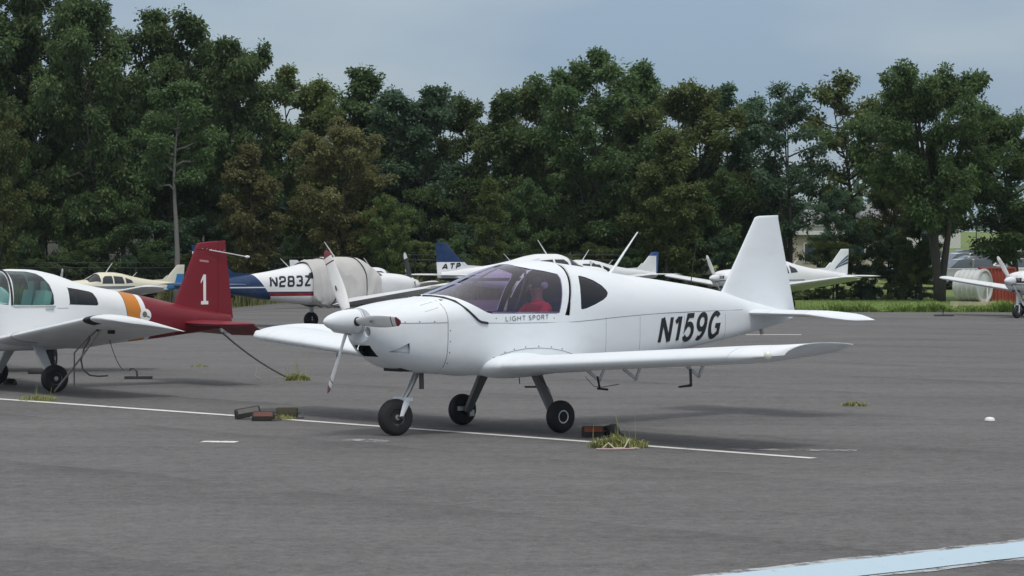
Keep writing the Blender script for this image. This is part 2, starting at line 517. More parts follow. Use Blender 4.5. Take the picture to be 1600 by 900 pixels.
def lettering(name, body, mat, parent, p0, p1, height, surf, side, bold=0.0, shear=0.0, off=0.004, space=1.0, lean=0.0):
    """text from p0 to p1 (x, z along the baseline) on surf.y(x, z); side +1 left, -1 right; lean in metres at the top"""
    V, F = text_verts(body, 1.0, bold, shear, space)
    bm = bmesh.new(); vs = [bm.verts.new((v[0], 0, v[1])) for v in V]
    for f in F:
        try: bm.faces.new([vs[i] for i in f])
        except ValueError: pass
    for ax, cuts in ((0, 10), (2, 5)):
        for k in range(1, cuts):
            co = [0, 0, 0]; no = [0, 0, 0]; co[ax] = k / cuts; no[ax] = 1
            bmesh.ops.bisect_plane(bm, geom=bm.verts[:] + bm.edges[:] + bm.faces[:], plane_co=co, plane_no=no)
    for v in bm.verts:
        u, w = v.co.x, v.co.z
        x = p0[0] + (p1[0] - p0[0]) * u + lean * w; z = p0[1] + (p1[1] - p0[1]) * u + height * w
        v.co = (x, side * (surf.y(x, z) + off), z)
    me = bpy.data.meshes.new(name); bm.to_mesh(me); bm.free()
    return mesh_obj(name, me, mat, parent)

def _arc(cx, cy, rx, ry, a0, a1, n=14):
    return [(cx + rx * math.cos(R(a0 + (a1 - a0) * i / n)), cy + ry * math.sin(R(a0 + (a1 - a0) * i / n))) for i in range(n + 1)]
GLYPH = {   # width, strokes in a unit box
 'N': (.82, [[(0, 0), (0, 1)], [(.03, 1), (.97, 0)], [(1, 0), (1, 1)]]), '1': (.46, [[(.0, .76), (.60, .95)], [(.80, 1), (.80, 0)]]),
 '5': (.74, [[(.95, 1), (.24, 1), (.10, .50)] + _arc(.48, .325, .50, .325, 125, -150, 18)]),
 '9': (.74, [_arc(.5, .69, .47, .31, 0, 360, 22) + _arc(.37, .62, .60, .62, 0, -112, 12)]),
 'G': (.86, [_arc(.5, .5, .5, .5, 48, 300, 20) + [(.97, .16), (.97, .47), (.58, .47)]]),
 '2': (.72, [[(.03, .70), (.03, .88), (.15, 1), (.82, 1), (.97, .88), (.97, .62), (.82, .52), (.18, .46), (.03, .34), (.03, 0), (1, 0)]]),
 '8': (.72, [[(.5, .52), (.16, .52), (.04, .64), (.04, .90), (.16, 1), (.84, 1), (.96, .90), (.96, .64), (.84, .52), (.5, .52)], [(.5, .52), (.14, .52), (0, .40), (0, .12), (.14, 0), (.86, 0), (1, .12), (1, .40), (.86, .52), (.5, .52)]]),
 '3': (.72, [[(.03, .86), (.16, 1), (.82, 1), (.97, .88), (.97, .64), (.82, .53), (.4, .53)], [(.82, .53), (.98, .42), (.98, .12), (.82, 0), (.16, 0), (.02, .14)]]),
 'Z': (.78, [[(0, 1), (1, 1)], [(.95, .97), (.05, .03)], [(0, 0), (1, 0)]]), 'L': (.55, [[(0, 1), (0, 0), (1, 0)]]), 'I': (.08, [[(.5, 1), (.5, 0)]]), 'H': (.72, [[(0, 1), (0, 0)], [(0, .55), (1, .55)], [(1, 1), (1, 0)]]),
 'T': (.74, [[(0, 1), (1, 1)], [(.5, .97), (.5, 0)]]), 'S': (.62, [_arc(.5, .75, .45, .25, 40, 270, 12) + _arc(.5, .25, .48, .25, 90, -140, 12)[1:]]), 'P': (.62, [[(0, 0), (0, 1), (.5, 1)] + _arc(.5, .74, .48, .26, 90, -90, 10) + [(0, .48)]]),
 'O': (.86, [_arc(.5, .5, .5, .5, 0, 360, 24)]), 'R': (.68, [[(0, 0), (0, 1), (.5, 1)] + _arc(.5, .75, .46, .25, 90, -90, 10) + [(0, .5)], [(.5, .5), (1, 0)]]), 'A': (.80, [[(0, 0), (.47, 1)], [(.53, 1), (1, 0)], [(.2, .30), (.8, .30)]]),
}
def stroke_text(name, text, mat, parent, p0, p1, height, surf, side, weight=.16, lean=0.0, off=0.004, gap=.26):
    """sign lettering drawn with strokes; arguments as for lettering(), weight = stroke width / height"""
    L = math.hypot(p1[0] - p0[0], p1[1] - p0[1])
    adv = [GLYPH[c][0] + weight for c in text]; tot = sum(adv) + gap * (len(text) - 1)
    kx = L / tot; mb = MB(); x = 0.0; layer = 0
    for c, a in zip(text, adv):
        w, strokes = GLYPH[c]
        for st in strokes:
            P = [Vector(((x + weight / 2 + q[0] * w) * kx, (weight / 2 + q[1] * (1 - weight)) * height)) for q in st]
            Q = [P[0]]
            for a_, b_ in zip(P[:-1], P[1:]):
                n = max(1, int((b_ - a_).length / (height * .25)))
                Q += [a_.lerp(b_, i / n) for i in range(1, n + 1)]
            hw = weight * height / 2; V = []
            closed = (Q[0] - Q[-1]).length < 1e-6
            for i, q in enumerate(Q):
                d0 = (Q[i] - Q[i - 1]) if i else (Q[-1] - Q[-2] if closed else Q[1] - Q[0]); d1 = (Q[i + 1] - Q[i]) if i < len(Q) - 1 else (Q[1] - Q[0] if closed else d0)
                d0 = d0.normalized(); d1 = d1.normalized(); n0 = Vector((-d0.y, d0.x)); n1 = Vector((-d1.y, d1.x))
                m = (n0 + n1); m = m.normalized() if m.length > .2 else n0
                k = min(1 / max(m.dot(n0), .3), 2.6)
                e = (-d0 if i == 0 and not closed else d0 if i == len(Q) - 1 and not closed else Vector((0, 0))) * 0
                for sg in (1, -1): V.append(q + m * (hw * k * sg) + e)
            out = []
            for v in V:
                u = v.x / L; xx = p0[0] + (p1[0] - p0[0]) * u + lean * v.y / height; zz = p0[1] + (p1[1] - p0[1]) * u + v.y
                out.append((xx, side * (surf.y(xx, zz) + off + .0004 * layer), zz))
            mb.add(out, [(2*i, 2*i+1, 2*i+3, 2*i+2) for i in range(len(Q) - 1)]); layer = (layer + 1) % 3
        x += a + gap
    return mb.build(name, [mat], parent, fix=False)

def wheel(parent, c, r, w, hubr, side, name='wheel', steer=0.0, hubmat=None):
    """tyre with hub, axle along y"""
    wh = MB()
    prof = [(hubr, -w*0.36), (hubr*1.12, -w*0.46), (r*0.80, -w*0.5), (r*0.93, -w*0.40), (r*0.985, -w*0.25), (r, -w*0.1), (r*0.986, -w*0.07), (r*0.986, -w*0.02), (r, 0.0), (r*0.986, w*0.03), (r*0.986, w*0.07),
            (r, w*0.1), (r*0.985, w*0.25), (r*0.93, w*0.40), (r*0.80, w*0.5), (hubr*1.12, w*0.46), (hubr, w*0.36)]
    wh.lathe(prof, 30)
    o = wh.build(name, [M['rubber']], parent, 50); o.location = c; o.rotation_euler = (0, 0, steer)
    h = MB()
    h.lathe([(0.012, -w*0.30), (hubr*0.35, -w*0.42), (hubr*0.42, -w*0.30), (hubr*0.8, -w*0.22), (hubr*0.99, -w*0.40), (hubr*1.0, w*0.40), (hubr*0.8, w*0.22), (hubr*0.42, w*0.30), (hubr*0.35, w*0.44), (0.012, w*0.46)], 20)
    h.build('hub', [hubmat or M['hub']], o, 40)
    return o

# ------------------------------------------------------------------ ground
def ss(a, b, x):
    t = min(max((x - a) / (b - a), 0.0), 1.0)
    return t * t * (3 - 2 * t)

def gz(x, y):
    """height of the ground: flat apron, a shallow dip at the far left, a slope rising behind the car park"""
    d = -0.36 * ss(80, 95, y) * ss(8, 13, -x) * (1 - ss(112, 125, y))
    return d + 0.025 * max(0.0, min(y, 300) - 115)

def edge(x): return 112 - 24 * ss(5.0, 9.5, x)

def grid_mesh(xs, ys, zf):
    V = [(x, y, zf(x, y)) for y in ys for x in xs]
    n = len(xs)
    F = [(j*n+i, j*n+i+1, (j+1)*n+i+1, (j+1)*n+i) for j in range(len(ys)-1) for i in range(n-1)]
    return V, F

def asphalt_mat():
    m, nt, b = new_mat('weathered asphalt')
    N, Lk = nt.nodes, nt.links
    tc = N.new('ShaderNodeTexCoord')
    def noise(scale, det, vec=None, rough=0.55):
        n = N.new('ShaderNodeTexNoise'); n.inputs['Scale'].default_value = scale; n.inputs['Detail'].default_value = det
        n.inputs['Roughness'].default_value = rough
        Lk.new(vec if vec is not None else tc.outputs['Object'], n.inputs['Vector']); return n
    def mapping(rot, sc):
        mp = N.new('ShaderNodeMapping'); mp.inputs['Rotation'].default_value = (0, 0, rot); mp.inputs['Scale'].default_value = sc
        Lk.new(tc.outputs['Object'], mp.inputs[0]); return mp.outputs[0]
    def math_(op, a, bb, c=None):
        q = N.new('ShaderNodeMath'); q.operation = op
        for i, v in enumerate((a, bb, c)):
            if v is None: continue
            if isinstance(v, (int, float)): q.inputs[i].default_value = v
            else: Lk.new(v, q.inputs[i])
        return q.outputs[0]
    big = noise(0.16, 5, mapping(R(-52), (0.5, 1.6, 1)))       # paving lanes and old patches
    mid = noise(0.9, 6)
    streak = noise(1.0, 5, mapping(R(-3), (0.12, 1.5, 1)), 0.6)     # drag marks along the taxi lane
    small = noise(9, 4)
    fine = noise(85, 3, None, 0.7)
    v = math_('MULTIPLY_ADD', big.outputs['Fac'], 0.55, 0.42)
    v = math_('MULTIPLY_ADD', mid.outputs['Fac'], 0.26, v)
    v = math_('MULTIPLY_ADD', streak.outputs['Fac'], 0.46, v)
    v = math_('MULTIPLY_ADD', small.outputs['Fac'], 0.14, v)
    grain = noise(34, 3, None, 0.75)
    v = math_('MULTIPLY_ADD', fine.outputs['Fac'], 0.9, v)
    v = math_('MULTIPLY_ADD', grain.outputs['Fac'], 0.9, v)
    coarse = noise(15, 3, None, 0.8)
    v = math_('MULTIPLY_ADD', coarse.outputs['Fac'], 0.8, v)
    agg = noise(5.5, 9, None, 0.88)                        # exposed stone, many sizes
    v = math_('MULTIPLY_ADD', agg.outputs['Fac'], 2.0, v)
    v = math_('SUBTRACT', v, 2.51)
    # paving lanes laid parallel to the tie-down line: a dark, ragged joint on one side of each lane
    sx = N.new('ShaderNodeSeparateXYZ'); Lk.new(tc.outputs['Object'], sx.inputs[0])
    acr = math_('MULTIPLY_ADD', sx.outputs['X'], 0.72, math_('MULTIPLY', sx.outputs['Y'], 0.694))
    wob = noise(0.8, 4)
    acr = math_('MULTIPLY_ADD', wob.outputs['Fac'], 0.5, acr)
    fr = math_('FRACT', math_('DIVIDE', math_('SUBTRACT', acr, 14.0), 3.9), 0.0)
    jn = math_('POWER', fr, 7.0)
    pm = noise(0.35, 5, None, 0.6)
    pmr = N.new('ShaderNodeMapRange'); pmr.inputs['From Min'].default_value = 0.38; pmr.inputs['From Max'].default_value = 0.66
    Lk.new(pm.outputs['Fac'], pmr.inputs['Value'])
    v = math_('MULTIPLY', v, math_('SUBTRACT', 1.0, math_('MULTIPLY', math_('MULTIPLY', jn, pmr.outputs[0]), 0.38)))
    # hairline cracks
    wv = N.new('ShaderNodeVectorMath'); wv.operation = 'MULTIPLY_ADD'
    nw = noise(0.7, 4); Lk.new(nw.outputs['Color'], wv.inputs[0]); wv.inputs[1].default_value = (2.2, 2.2, 0); Lk.new(tc.outputs['Object'], wv.inputs[2])
    vo = N.new('ShaderNodeTexVoronoi'); vo.feature = 'DISTANCE_TO_EDGE'; vo.inputs['Scale'].default_value = 0.16
    Lk.new(wv.outputs[0], vo.inputs['Vector'])
    cr = N.new('ShaderNodeMapRange'); cr.inputs['From Min'].default_value = 0.0; cr.inputs['From Max'].default_value = 0.0035
    cr.inputs['To Min'].default_value = 0.88; cr.inputs['To Max'].default_value = 1.0
    Lk.new(vo.outputs['Distance'], cr.inputs['Value'])
    v = math_('MULTIPLY', v, cr.outputs[0])
    # oil spots
    sp = noise(1.6, 2, None, 0.4)
    so = N.new('ShaderNodeMapRange'); so.inputs['From Min'].default_value = 0.70; so.inputs['From Max'].default_value = 0.78
    so.inputs['To Min'].default_value = 1.0; so.inputs['To Max'].default_value = 0.85
    Lk.new(sp.outputs['Fac'], so.inputs['Value']); v = math_('MULTIPLY', v, so.outputs[0])
    col = N.new('ShaderNodeVectorMath'); col.operation = 'SCALE'; col.inputs[0].default_value = (0.139, 0.1355, 0.1345)
    Lk.new(v, col.inputs['Scale']); Lk.new(col.outputs[0], b.inputs['Base Color'])
    b.inputs['Roughness'].default_value = 0.86
    b.inputs['Specular IOR Level'].default_value = 0.3
    bp = N.new('ShaderNodeBump'); bp.inputs['Strength'].default_value = 0.5; bp.inputs['Distance'].default_value = 0.012
    Lk.new(fine.outputs['Fac'], bp.inputs['Height']); Lk.new(bp.outputs[0], b.inputs['Normal'])
    return m

def grass_mat(name, a, bcol, scale=1.5):
    m, nt, b = new_mat(name)
    N, Lk = nt.nodes, nt.links
    tc = N.new('ShaderNodeTexCoord')
    n1 = N.new('ShaderNodeTexNoise'); n1.inputs['Scale'].default_value = scale; n1.inputs['Detail'].default_value = 8; n1.inputs['Roughness'].default_value = 0.7
    Lk.new(tc.outputs['Object'], n1.inputs['Vector'])
    mx = N.new('ShaderNodeMix'); mx.data_type = 'RGBA'; mx.inputs['A'].default_value = a + (1,); mx.inputs['B'].default_value = bcol + (1,)
    rp = N.new('ShaderNodeMapRange'); rp.inputs['From Min'].default_value = 0.3; rp.inputs['From Max'].default_value = 0.7
    Lk.new(n1.outputs['Fac'], rp.inputs['Value']); Lk.new(rp.outputs[0], mx.inputs['Factor'])
    Lk.new(mx.outputs['Result'], b.inputs['Base Color']); b.inputs['Roughness'].default_value = 0.9; b.inputs['Specular IOR Level'].default_value = 0.15
    return m

M['asphalt'] = asphalt_mat()
M['turf'] = grass_mat('mown turf', (0.125, 0.180, 0.058), (0.190, 0.235, 0.085))
M['blade'] = grass_mat('grass blades', (0.150, 0.245, 0.060), (0.260, 0.340, 0.110), 0.8)
M['weed'] = grass_mat('dry weed stalks', (0.17, 0.19, 0.075), (0.27, 0.27, 0.13), 0.8)
M['tuft'] = grass_mat('tuft blades', (0.20, 0.24, 0.075), (0.42, 0.40, 0.18), 3.0)

xs = list(np.linspace(-900, -60, 9)) + list(np.linspace(-50, 50, 41)) + list(np.linspace(60, 900, 9))
ys = list(np.linspace(-100, 60, 5)) + list(np.linspace(64, 130, 34)) + list(np.linspace(140, 300, 9)) + [400, 700, 1400]
V, F = grid_mesh(xs, ys, lambda x, y: gz(x, y) - 0.03)
ground = MB().add(V, F).build('ground', [M['turf']], None, 60)
tag(ground, 'green mown grass field behind the apron', 'grass', kind='structure')

mb = MB()
ux = list(np.linspace(-140, 140, 141)); uv = list(np.linspace(-40, 78, 8))[:-1] + [78, 82, 85, 88, 91, 94, 97, 100]
V, F = [], []
rows = 24
for j in range(rows + 1):
    for x in ux:
        e = edge(x) + 0.15 * math.sin(x * 1.7) + 0.1 * math.sin(x * 4.1 + 1)
        t = j / rows
        y = -40 + (76 + 40) * (t / 0.4) if t <= 0.4 else 76 + (e - 76) * ((t - 0.4) / 0.6)
        V.append((x, y, gz(x, y)))
n = len(ux)
F = [(j*n+i, j*n+i+1, (j+1)*n+i+1, (j+1)*n+i) for j in range(rows) for i in range(n-1)]
apron = MB().add(V, F).build('apron', [M['asphalt']], None, 60)
tag(apron, 'grey weathered asphalt parking apron', 'apron', kind='structure')

M['litter'] = grass_mat('litter in painted shade', (0.020, 0.021, 0.012), (0.040, 0.038, 0.022), 2.0)  # litter colour kept very dark: the shade under the trees is painted into it
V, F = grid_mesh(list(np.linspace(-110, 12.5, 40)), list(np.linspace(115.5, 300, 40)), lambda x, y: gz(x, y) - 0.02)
tag(MB().add(V, F).build('forest_floor', [M['litter']], None, 60), 'dark litter in painted shade under the trees', 'forest floor', kind='structure')

# painted lines: worn thermoplastic on the asphalt
def paint_mat(name, col, wear, scale=3.0):
    m, nt, b = new_mat(name)
    N, Lk = nt.nodes, nt.links
    tc = N.new('ShaderNodeTexCoord')
    n1 = N.new('ShaderNodeTexNoise'); n1.inputs['Scale'].default_value = scale; n1.inputs['Detail'].default_value = 10; n1.inputs['Roughness'].default_value = 0.75
    Lk.new(tc.outputs['Object'], n1.inputs['Vector'])
    rp = N.new('ShaderNodeMapRange'); rp.inputs['From Min'].default_value = wear - 0.06; rp.inputs['From Max'].default_value = wear + 0.06
    Lk.new(n1.outputs['Fac'], rp.inputs['Value'])
    tr = N.new('ShaderNodeBsdfTransparent'); mx = N.new('ShaderNodeMixShader')
    b.inputs['Base Color'].default_value = col + (1,); b.inputs['Roughness'].default_value = 0.7
    Lk.new(rp.outputs[0], mx.inputs[0]); Lk.new(tr.outputs[0], mx.inputs[1]); Lk.new(b.outputs[0], mx.inputs[2])
    Lk.new(mx.outputs[0], N['Material Output'].inputs[0])
    return m
M['paint'] = paint_mat('white line paint', (0.70, 0.69, 0.66), 0.36)
M['paint_worn'] = paint_mat('faded line paint', (0.42, 0.42, 0.42), 0.52, 5.0)
M['paint_blue'] = paint_mat('pale blue line paint', (0.44, 0.56, 0.64), 0.33, 4.0)
M['paint_edge'] = paint_mat('worn grey white paint', (0.42, 0.45, 0.47), 0.47, 4.0)

def stripe(name, a, b_, w, mat, z=0.005, n=40, jit=0.006):
    a = Vector(a); b_ = Vector(b_); d = (b_ - a).normalized(); q = Vector((-d.y, d.x))
    V = []; rnd = random.Random(hash(name) % 1000)
    for i in range(n + 1):
        p = a.lerp(b_, i / n)
        k1 = w / 2 + rnd.uniform(-jit, jit); k2 = w / 2 + rnd.uniform(-jit, jit)
        for s_, k in ((1, k1), (-1, k2)):
            r = p + q * k * s_
            V.append((r.x, r.y, z))
    F = [(2*i, 2*i+1, 2*i+3, 2*i+2) for i in range(n)]
    return tag(MB().add(V, F).build(name, [mat]), kind='structure')

stripe('tie_down_line', (-12.2, 40.4), (-3.38, 31.60), 0.15, M['paint'])['label'] = 'white painted line running left under the maroon tailed aircraft'
stripe('tie_down_line', (-3.38, 31.60), (2.95, 25.04), 0.13, M['paint'], z=0.0045)['label'] = 'white painted line passing under the white aircraft'
stripe('apron_marking', (5.79, 63.4), (7.17, 63.4), 0.30, M['paint'])['label'] = 'short white painted dash beyond the white tail'
stripe('apron_marking', (-3.3, 27.25), (-2.92, 27.2), 0.20, M['paint'], jit=0.03)['label'] = 'short faded white paint mark in the foreground'
stripe('apron_marking', (-1.78, 27.55), (-1.3, 27.3), 0.32, M['paint_worn'], jit=0.04)['label'] = 'worn pale patch beside the nose wheel'
stripe('apron_marking', (2.2, 26.2), (3.5, 26.0), 0.2, M['paint_worn'], jit=0.03)['label'] = 'faded trace beside the end of the white line'
stripe('taxi_stripe', (1.0, 15.29), (8.0, 21.08), 0.76, M['paint_edge'], z=0.004, jit=0.05)['label'] = 'worn border of the pale blue stripe'
stripe('taxi_stripe', (1.02, 15.28), (8.0, 21.05), 0.58, M['paint_blue'], z=0.009, jit=0.012)['label'] = 'wide pale blue painted stripe at the bottom right'

# ------------------------------------------------------------------ trees
def leaf_mat(name, a, bcol):
    m, nt, b = new_mat(name)
    N, Lk = nt.nodes, nt.links
    at = N.new('ShaderNodeAttribute'); at.attribute_name = 'tone'
    oi = N.new('ShaderNodeObjectInfo')
    mx = N.new('ShaderNodeMix'); mx.data_type = 'RGBA'; mx.inputs['A'].default_value = a + (1,); mx.inputs['B'].default_value = bcol + (1,)
    Lk.new(at.outputs['Fac'], mx.inputs['Factor'])
    hs = N.new('ShaderNodeHueSaturation'); hs.inputs['Saturation'].default_value = 0.98
    mr = N.new('ShaderNodeMapRange'); mr.inputs['To Min'].default_value = 0.8; mr.inputs['To Max'].default_value = 1.2
    Lk.new(oi.outputs['Random'], mr.inputs['Value']); Lk.new(mr.outputs[0], hs.inputs['Value'])
    mh = N.new('ShaderNodeMapRange'); mh.inputs['To Min'].default_value = 0.492; mh.inputs['To Max'].default_value = 0.508
    Lk.new(oi.outputs['Random'], mh.inputs['Value']); Lk.new(mh.outputs[0], hs.inputs['Hue'])
    Lk.new(mx.outputs['Result'], hs.inputs['Color'])
    Lk.new(hs.outputs[0], b.inputs['Base Color']); b.inputs['Roughness'].default_value = 0.55; b.inputs['Specular IOR Level'].default_value = 0.25
    tl = N.new('ShaderNodeBsdfTranslucent'); Lk.new(hs.outputs[0], tl.inputs[0])
    ms = N.new('ShaderNodeMixShader'); ms.inputs[0].default_value = 0.4
    Lk.new(b.outputs[0], ms.inputs[1]); Lk.new(tl.outputs[0], ms.inputs[2]); Lk.new(ms.outputs[0], N['Material Output'].inputs[0])
    return m

M['leaf'] = leaf_mat('walnut leaf', (0.056, 0.112, 0.044), (0.130, 0.192, 0.062))
M['leaf_olive'] = leaf_mat('olive leaf', (0.082, 0.128, 0.042), (0.172, 0.205, 0.062))
M['leaf_brown'] = leaf_mat('turning leaf', (0.110, 0.125, 0.050), (0.215, 0.200, 0.078))
M['leaf_bright'] = leaf_mat('fresh leaf', (0.070, 0.125, 0.035), (0.155, 0.195, 0.050))
M['leaf_blue'] = leaf_mat('grey green leaf', (0.055, 0.112, 0.066), (0.105, 0.172, 0.088))
M['bark'] = plain('grey bark', (0.048, 0.044, 0.038), 0.9, var=0.4, vscale=8, bump=0.6, bscale=20)
M['bark_pale'] = plain('pale bark', (0.17, 0.165, 0.15), 0.9, var=0.3, vscale=8, bump=0.5, bscale=20)

def tree_proto(seed, bare=0.25, spread=0.33, profile='round', limbs=20, twigs=6, clumps=3, per=26, leaf=0.24, forks=1, rise=0.75, clump_r=0.36, stem=0.13):
    """unit: 10 m high tree; returns (trunk mesh, crown mesh)"""
    rng = np.random.default_rng(seed); H = 10.0
    wood = MB(); tips = []
    def prof(t):
        if profile == 'round': return math.sin(math.pi * min(max(0.12 + 0.86 * t, 0), 1)) ** 0.7
        if profile == 'cone': return (1 - t) ** 0.8 * 0.95 + 0.08
        if profile == 'tall': return (0.55 + 0.45 * math.sin(math.pi * t)) * (1 - 0.55 * t * t)
        if profile == 'bush': return math.sqrt(max(0.0, 1 - (1.2 * t - 0.25) ** 2)) if t < 1 else 0.1
        return 1.0
    stems = []
    for s in range(forks):
        a = rng.uniform(0, 6.28) + s * 2 * math.pi / max(forks, 1)
        lean = 0.0 if forks == 1 else spread * H * 0.42
        pts = []
        ph1, ph2 = rng.uniform(0, 6, 2)
        for k in range(9):
            t = k / 8
            off = lean * t ** 1.2
            pts.append(Vector((math.cos(a) * off + 0.16 * math.sin(2.4 * t * 3 + ph1) * t, math.sin(a) * off + 0.16 * math.sin(2.1 * t * 3 + ph2) * t, H * (0.95 if forks == 1 else rng.uniform(0.86, 0.97)) * t)))
        r0 = 0.17 if forks == 1 else stem
        wood.tube(pts, [r0 * (1 - 0.88 * (k / 8) ** 0.8) * (1.35 if k == 0 else 1) for k in range(9)], 8)
        stems.append(pts)
    def along(pts, t):
        f = t * (len(pts) - 1); i = min(int(f), len(pts) - 2); return pts[i].lerp(pts[i + 1], f - i)
    for si, pts in enumerate(stems):
        nl = limbs // forks if forks > 1 else limbs
        for i in range(nl):
            u = (i + rng.uniform(0.1, 0.9)) / nl
            t0 = bare + (0.99 - bare) * u ** 0.9
            base = along(pts, min(t0, 1.0))
            az = i * 2.39996 + rng.uniform(-0.5, 0.5) + si
            ln = spread * H * max(prof(u), 0.34 if profile in ('round', 'tall') else 0) * rng.uniform(0.6, 1.18)
            el = R(rng.uniform(12, 48)) * rise * 1.4 if u < 0.8 else R(rng.uniform(25, 75))
            if profile == 'bush': el = R(rng.uniform(-12, 40))
            d = Vector((math.cos(az) * math.cos(el), math.sin(az) * math.cos(el), math.sin(el)))
            lp = [base]
            for k in range(1, 5):
                q = base + d * ln * k / 4 + Vector((rng.normal(0, .06), rng.normal(0, .06), rng.normal(0, .05))) * ln + Vector((0, 0, -0.10 * ln * (k / 4) ** 2))
                lp.append(q)
            wood.tube(lp, [0.055 * (1 - 0.5 * u) * (1 - 0.8 * k / 4) + 0.008 for k in range(5)], 5)
            for j in range(twigs):
                tt = rng.uniform(0.28, 1.0) if j else 1.0
                b0 = along(lp, tt)
                dd = Vector(rng.normal(0, 1, 3)); dd.z = abs(dd.z) * 0.6; dd.normalize()
                dd = (dd + d * 0.9).normalized()
                tl = rng.uniform(0.35, 1.0) * (0.35 + 0.12 * ln)
                b1 = b0 + dd * tl
                wood.tube([b0, b0.lerp(b1, .5) + Vector((0, 0, .04)), b1], [0.016, 0.011, 0.005], 4, cap=False)
                for c in range(clumps):
                    tips.append((b0.lerp(b1, rng.uniform(0.3, 1.1)) + Vector(rng.normal(0, 0.07, 3)), dd))
    # leaves: rhombic leaflets hanging from each clump
    per = int(per * 1.7); nC = len(tips); C = np.array([p for p, _ in tips]); n = nC * per
    cen = np.repeat(C, per, 0)
    rad = clump_r * rng.uniform(0.6, 1.3, nC)
    offs = rng.normal(0, 1, (n, 3)); offs /= np.linalg.norm(offs, axis=1)[:, None]
    offs *= (rng.uniform(0, 1, n) ** 0.5 * np.repeat(rad, per))[:, None]
    offs[:, 2] *= 0.62
    P = cen + offs
    d = offs / (np.linalg.norm(offs, axis=1)[:, None] + 1e-6) + rng.normal(0, 0.45, (n, 3)); d[:, 2] -= 0.45
    d /= np.linalg.norm(d, axis=1)[:, None]
    up = rng.normal(0, 0.5, (n, 3)); up[:, 2] += 1.0
    w = np.cross(d, up); w /= np.linalg.norm(w, axis=1)[:, None] + 1e-9
    L = (leaf * 0.74 * rng.uniform(0.5, 1.25, n))[:, None]; Wd = L * 0.30
    V = np.stack([P, P + d * L * 0.45 + w * Wd, P + d * L, P + d * L * 0.45 - w * Wd], 1).reshape(-1, 3)
    me = bpy.data.meshes.new('crown')
    me.vertices.add(4 * n); me.vertices.foreach_set('co', V.ravel())
    me.loops.add(4 * n); me.loops.foreach_set('vertex_index', np.arange(4 * n, dtype=np.int32))
    me.polygons.add(n); me.polygons.foreach_set('loop_start', np.arange(0, 4 * n, 4, dtype=np.int32)); me.polygons.foreach_set('loop_total', np.full(n, 4, np.int32))
    me.update(calc_edges=True)
    at = me.attributes.new('tone', 'FLOAT', 'FACE')
    tone = np.clip(np.repeat(rng.uniform(0, 1, nC), per) * 0.6 + rng.uniform(0, 0.5, n) - 0.05, 0, 1)
    at.data.foreach_set('value', tone.astype(np.float32))
    return wood.mesh('trunk'), me

PROTO = {
    'broad': tree_proto(11, 0.16, 0.33, 'round', 39, 7, 4, 26, leaf=.25, clump_r=.40, forks=3),
    'broad2': tree_proto(12, 0.18, 0.33, 'round', 38, 7, 4, 26, leaf=.25, clump_r=.40, forks=2),
    'tall': tree_proto(13, 0.18, 0.25, 'tall', 34, 7, 4, 24, leaf=.27, clump_r=.40),
    'tall2': tree_proto(14, 0.20, 0.27, 'tall', 36, 7, 4, 24, leaf=.25, clump_r=.38, forks=2),
    'open': tree_proto(15, 0.28, 0.29, 'tall', 27, 5, 3, 19, forks=3, leaf=.26),
    'open2': tree_proto(16, 0.26, 0.30, 'round', 28, 5, 3, 19, forks=2, leaf=.26),
    'fork': tree_proto(17, 0.27, 0.42, 'round', 56, 7, 4, 26, forks=4, leaf=.27, clump_r=.42, stem=.26),
    'cone': tree_proto(18, 0.06, 0.26, 'cone', 26, 6, 3, 26, leaf=0.26),
    'bush': tree_proto(19, 0.04, 0.52, 'bush', 26, 6, 3, 30, leaf=0.42, clump_r=0.6),
    'bush2': tree_proto(20, 0.03, 0.60, 'bush', 26, 6, 3, 30, leaf=0.42, clump_r=0.6),
}
_trk, _crn = {}, {}
def place_tree(px, topy, depth, proto, width, leafm, label, name='tree', group='trees along the far edge of the apron', bark='bark', cat='tree'):
    """px, topy: where the tree's top shows from the eye, turned into a position and a height at its own depth; width: crown diameter in metres"""
    x = (px - 800) / 4000.0 * depth
    top = EYE + (397 - topy) / 4000.0 * depth
    z0 = gz(x, depth) - 0.05
    H = top - z0
    root = empty(name, (x, depth, z0), random.uniform(0, 6.28))
    tm, cm = PROTO[proto]
    base_w = {'broad': 8.2, 'broad2': 7.6, 'tall': 6.2, 'tall2': 6.4, 'open': 8.0, 'open2': 8.0, 'fork': 11.0, 'cone': 6.2, 'bush': 11, 'bush2': 12.5, 'pole': 4.8}[proto]
    k = H / 10.3
    s = width / base_w
    root.scale = (s, s, k)
    for nm, me, mt, cache in (('trunk', tm, M[bark], _trk), ('crown', cm, M[leafm], _crn)):
        key = (proto, mt.name)
        if key not in cache:
            c = me.copy(); c.materials.append(mt); cache[key] = c
            if nm == 'trunk': c.polygons.foreach_set('use_smooth', [True] * len(c.polygons))
        o = bpy.data.objects.new(nm, cache[key]); o.parent = root; COL.objects.link(o)
    return tag(root, label, cat, group)

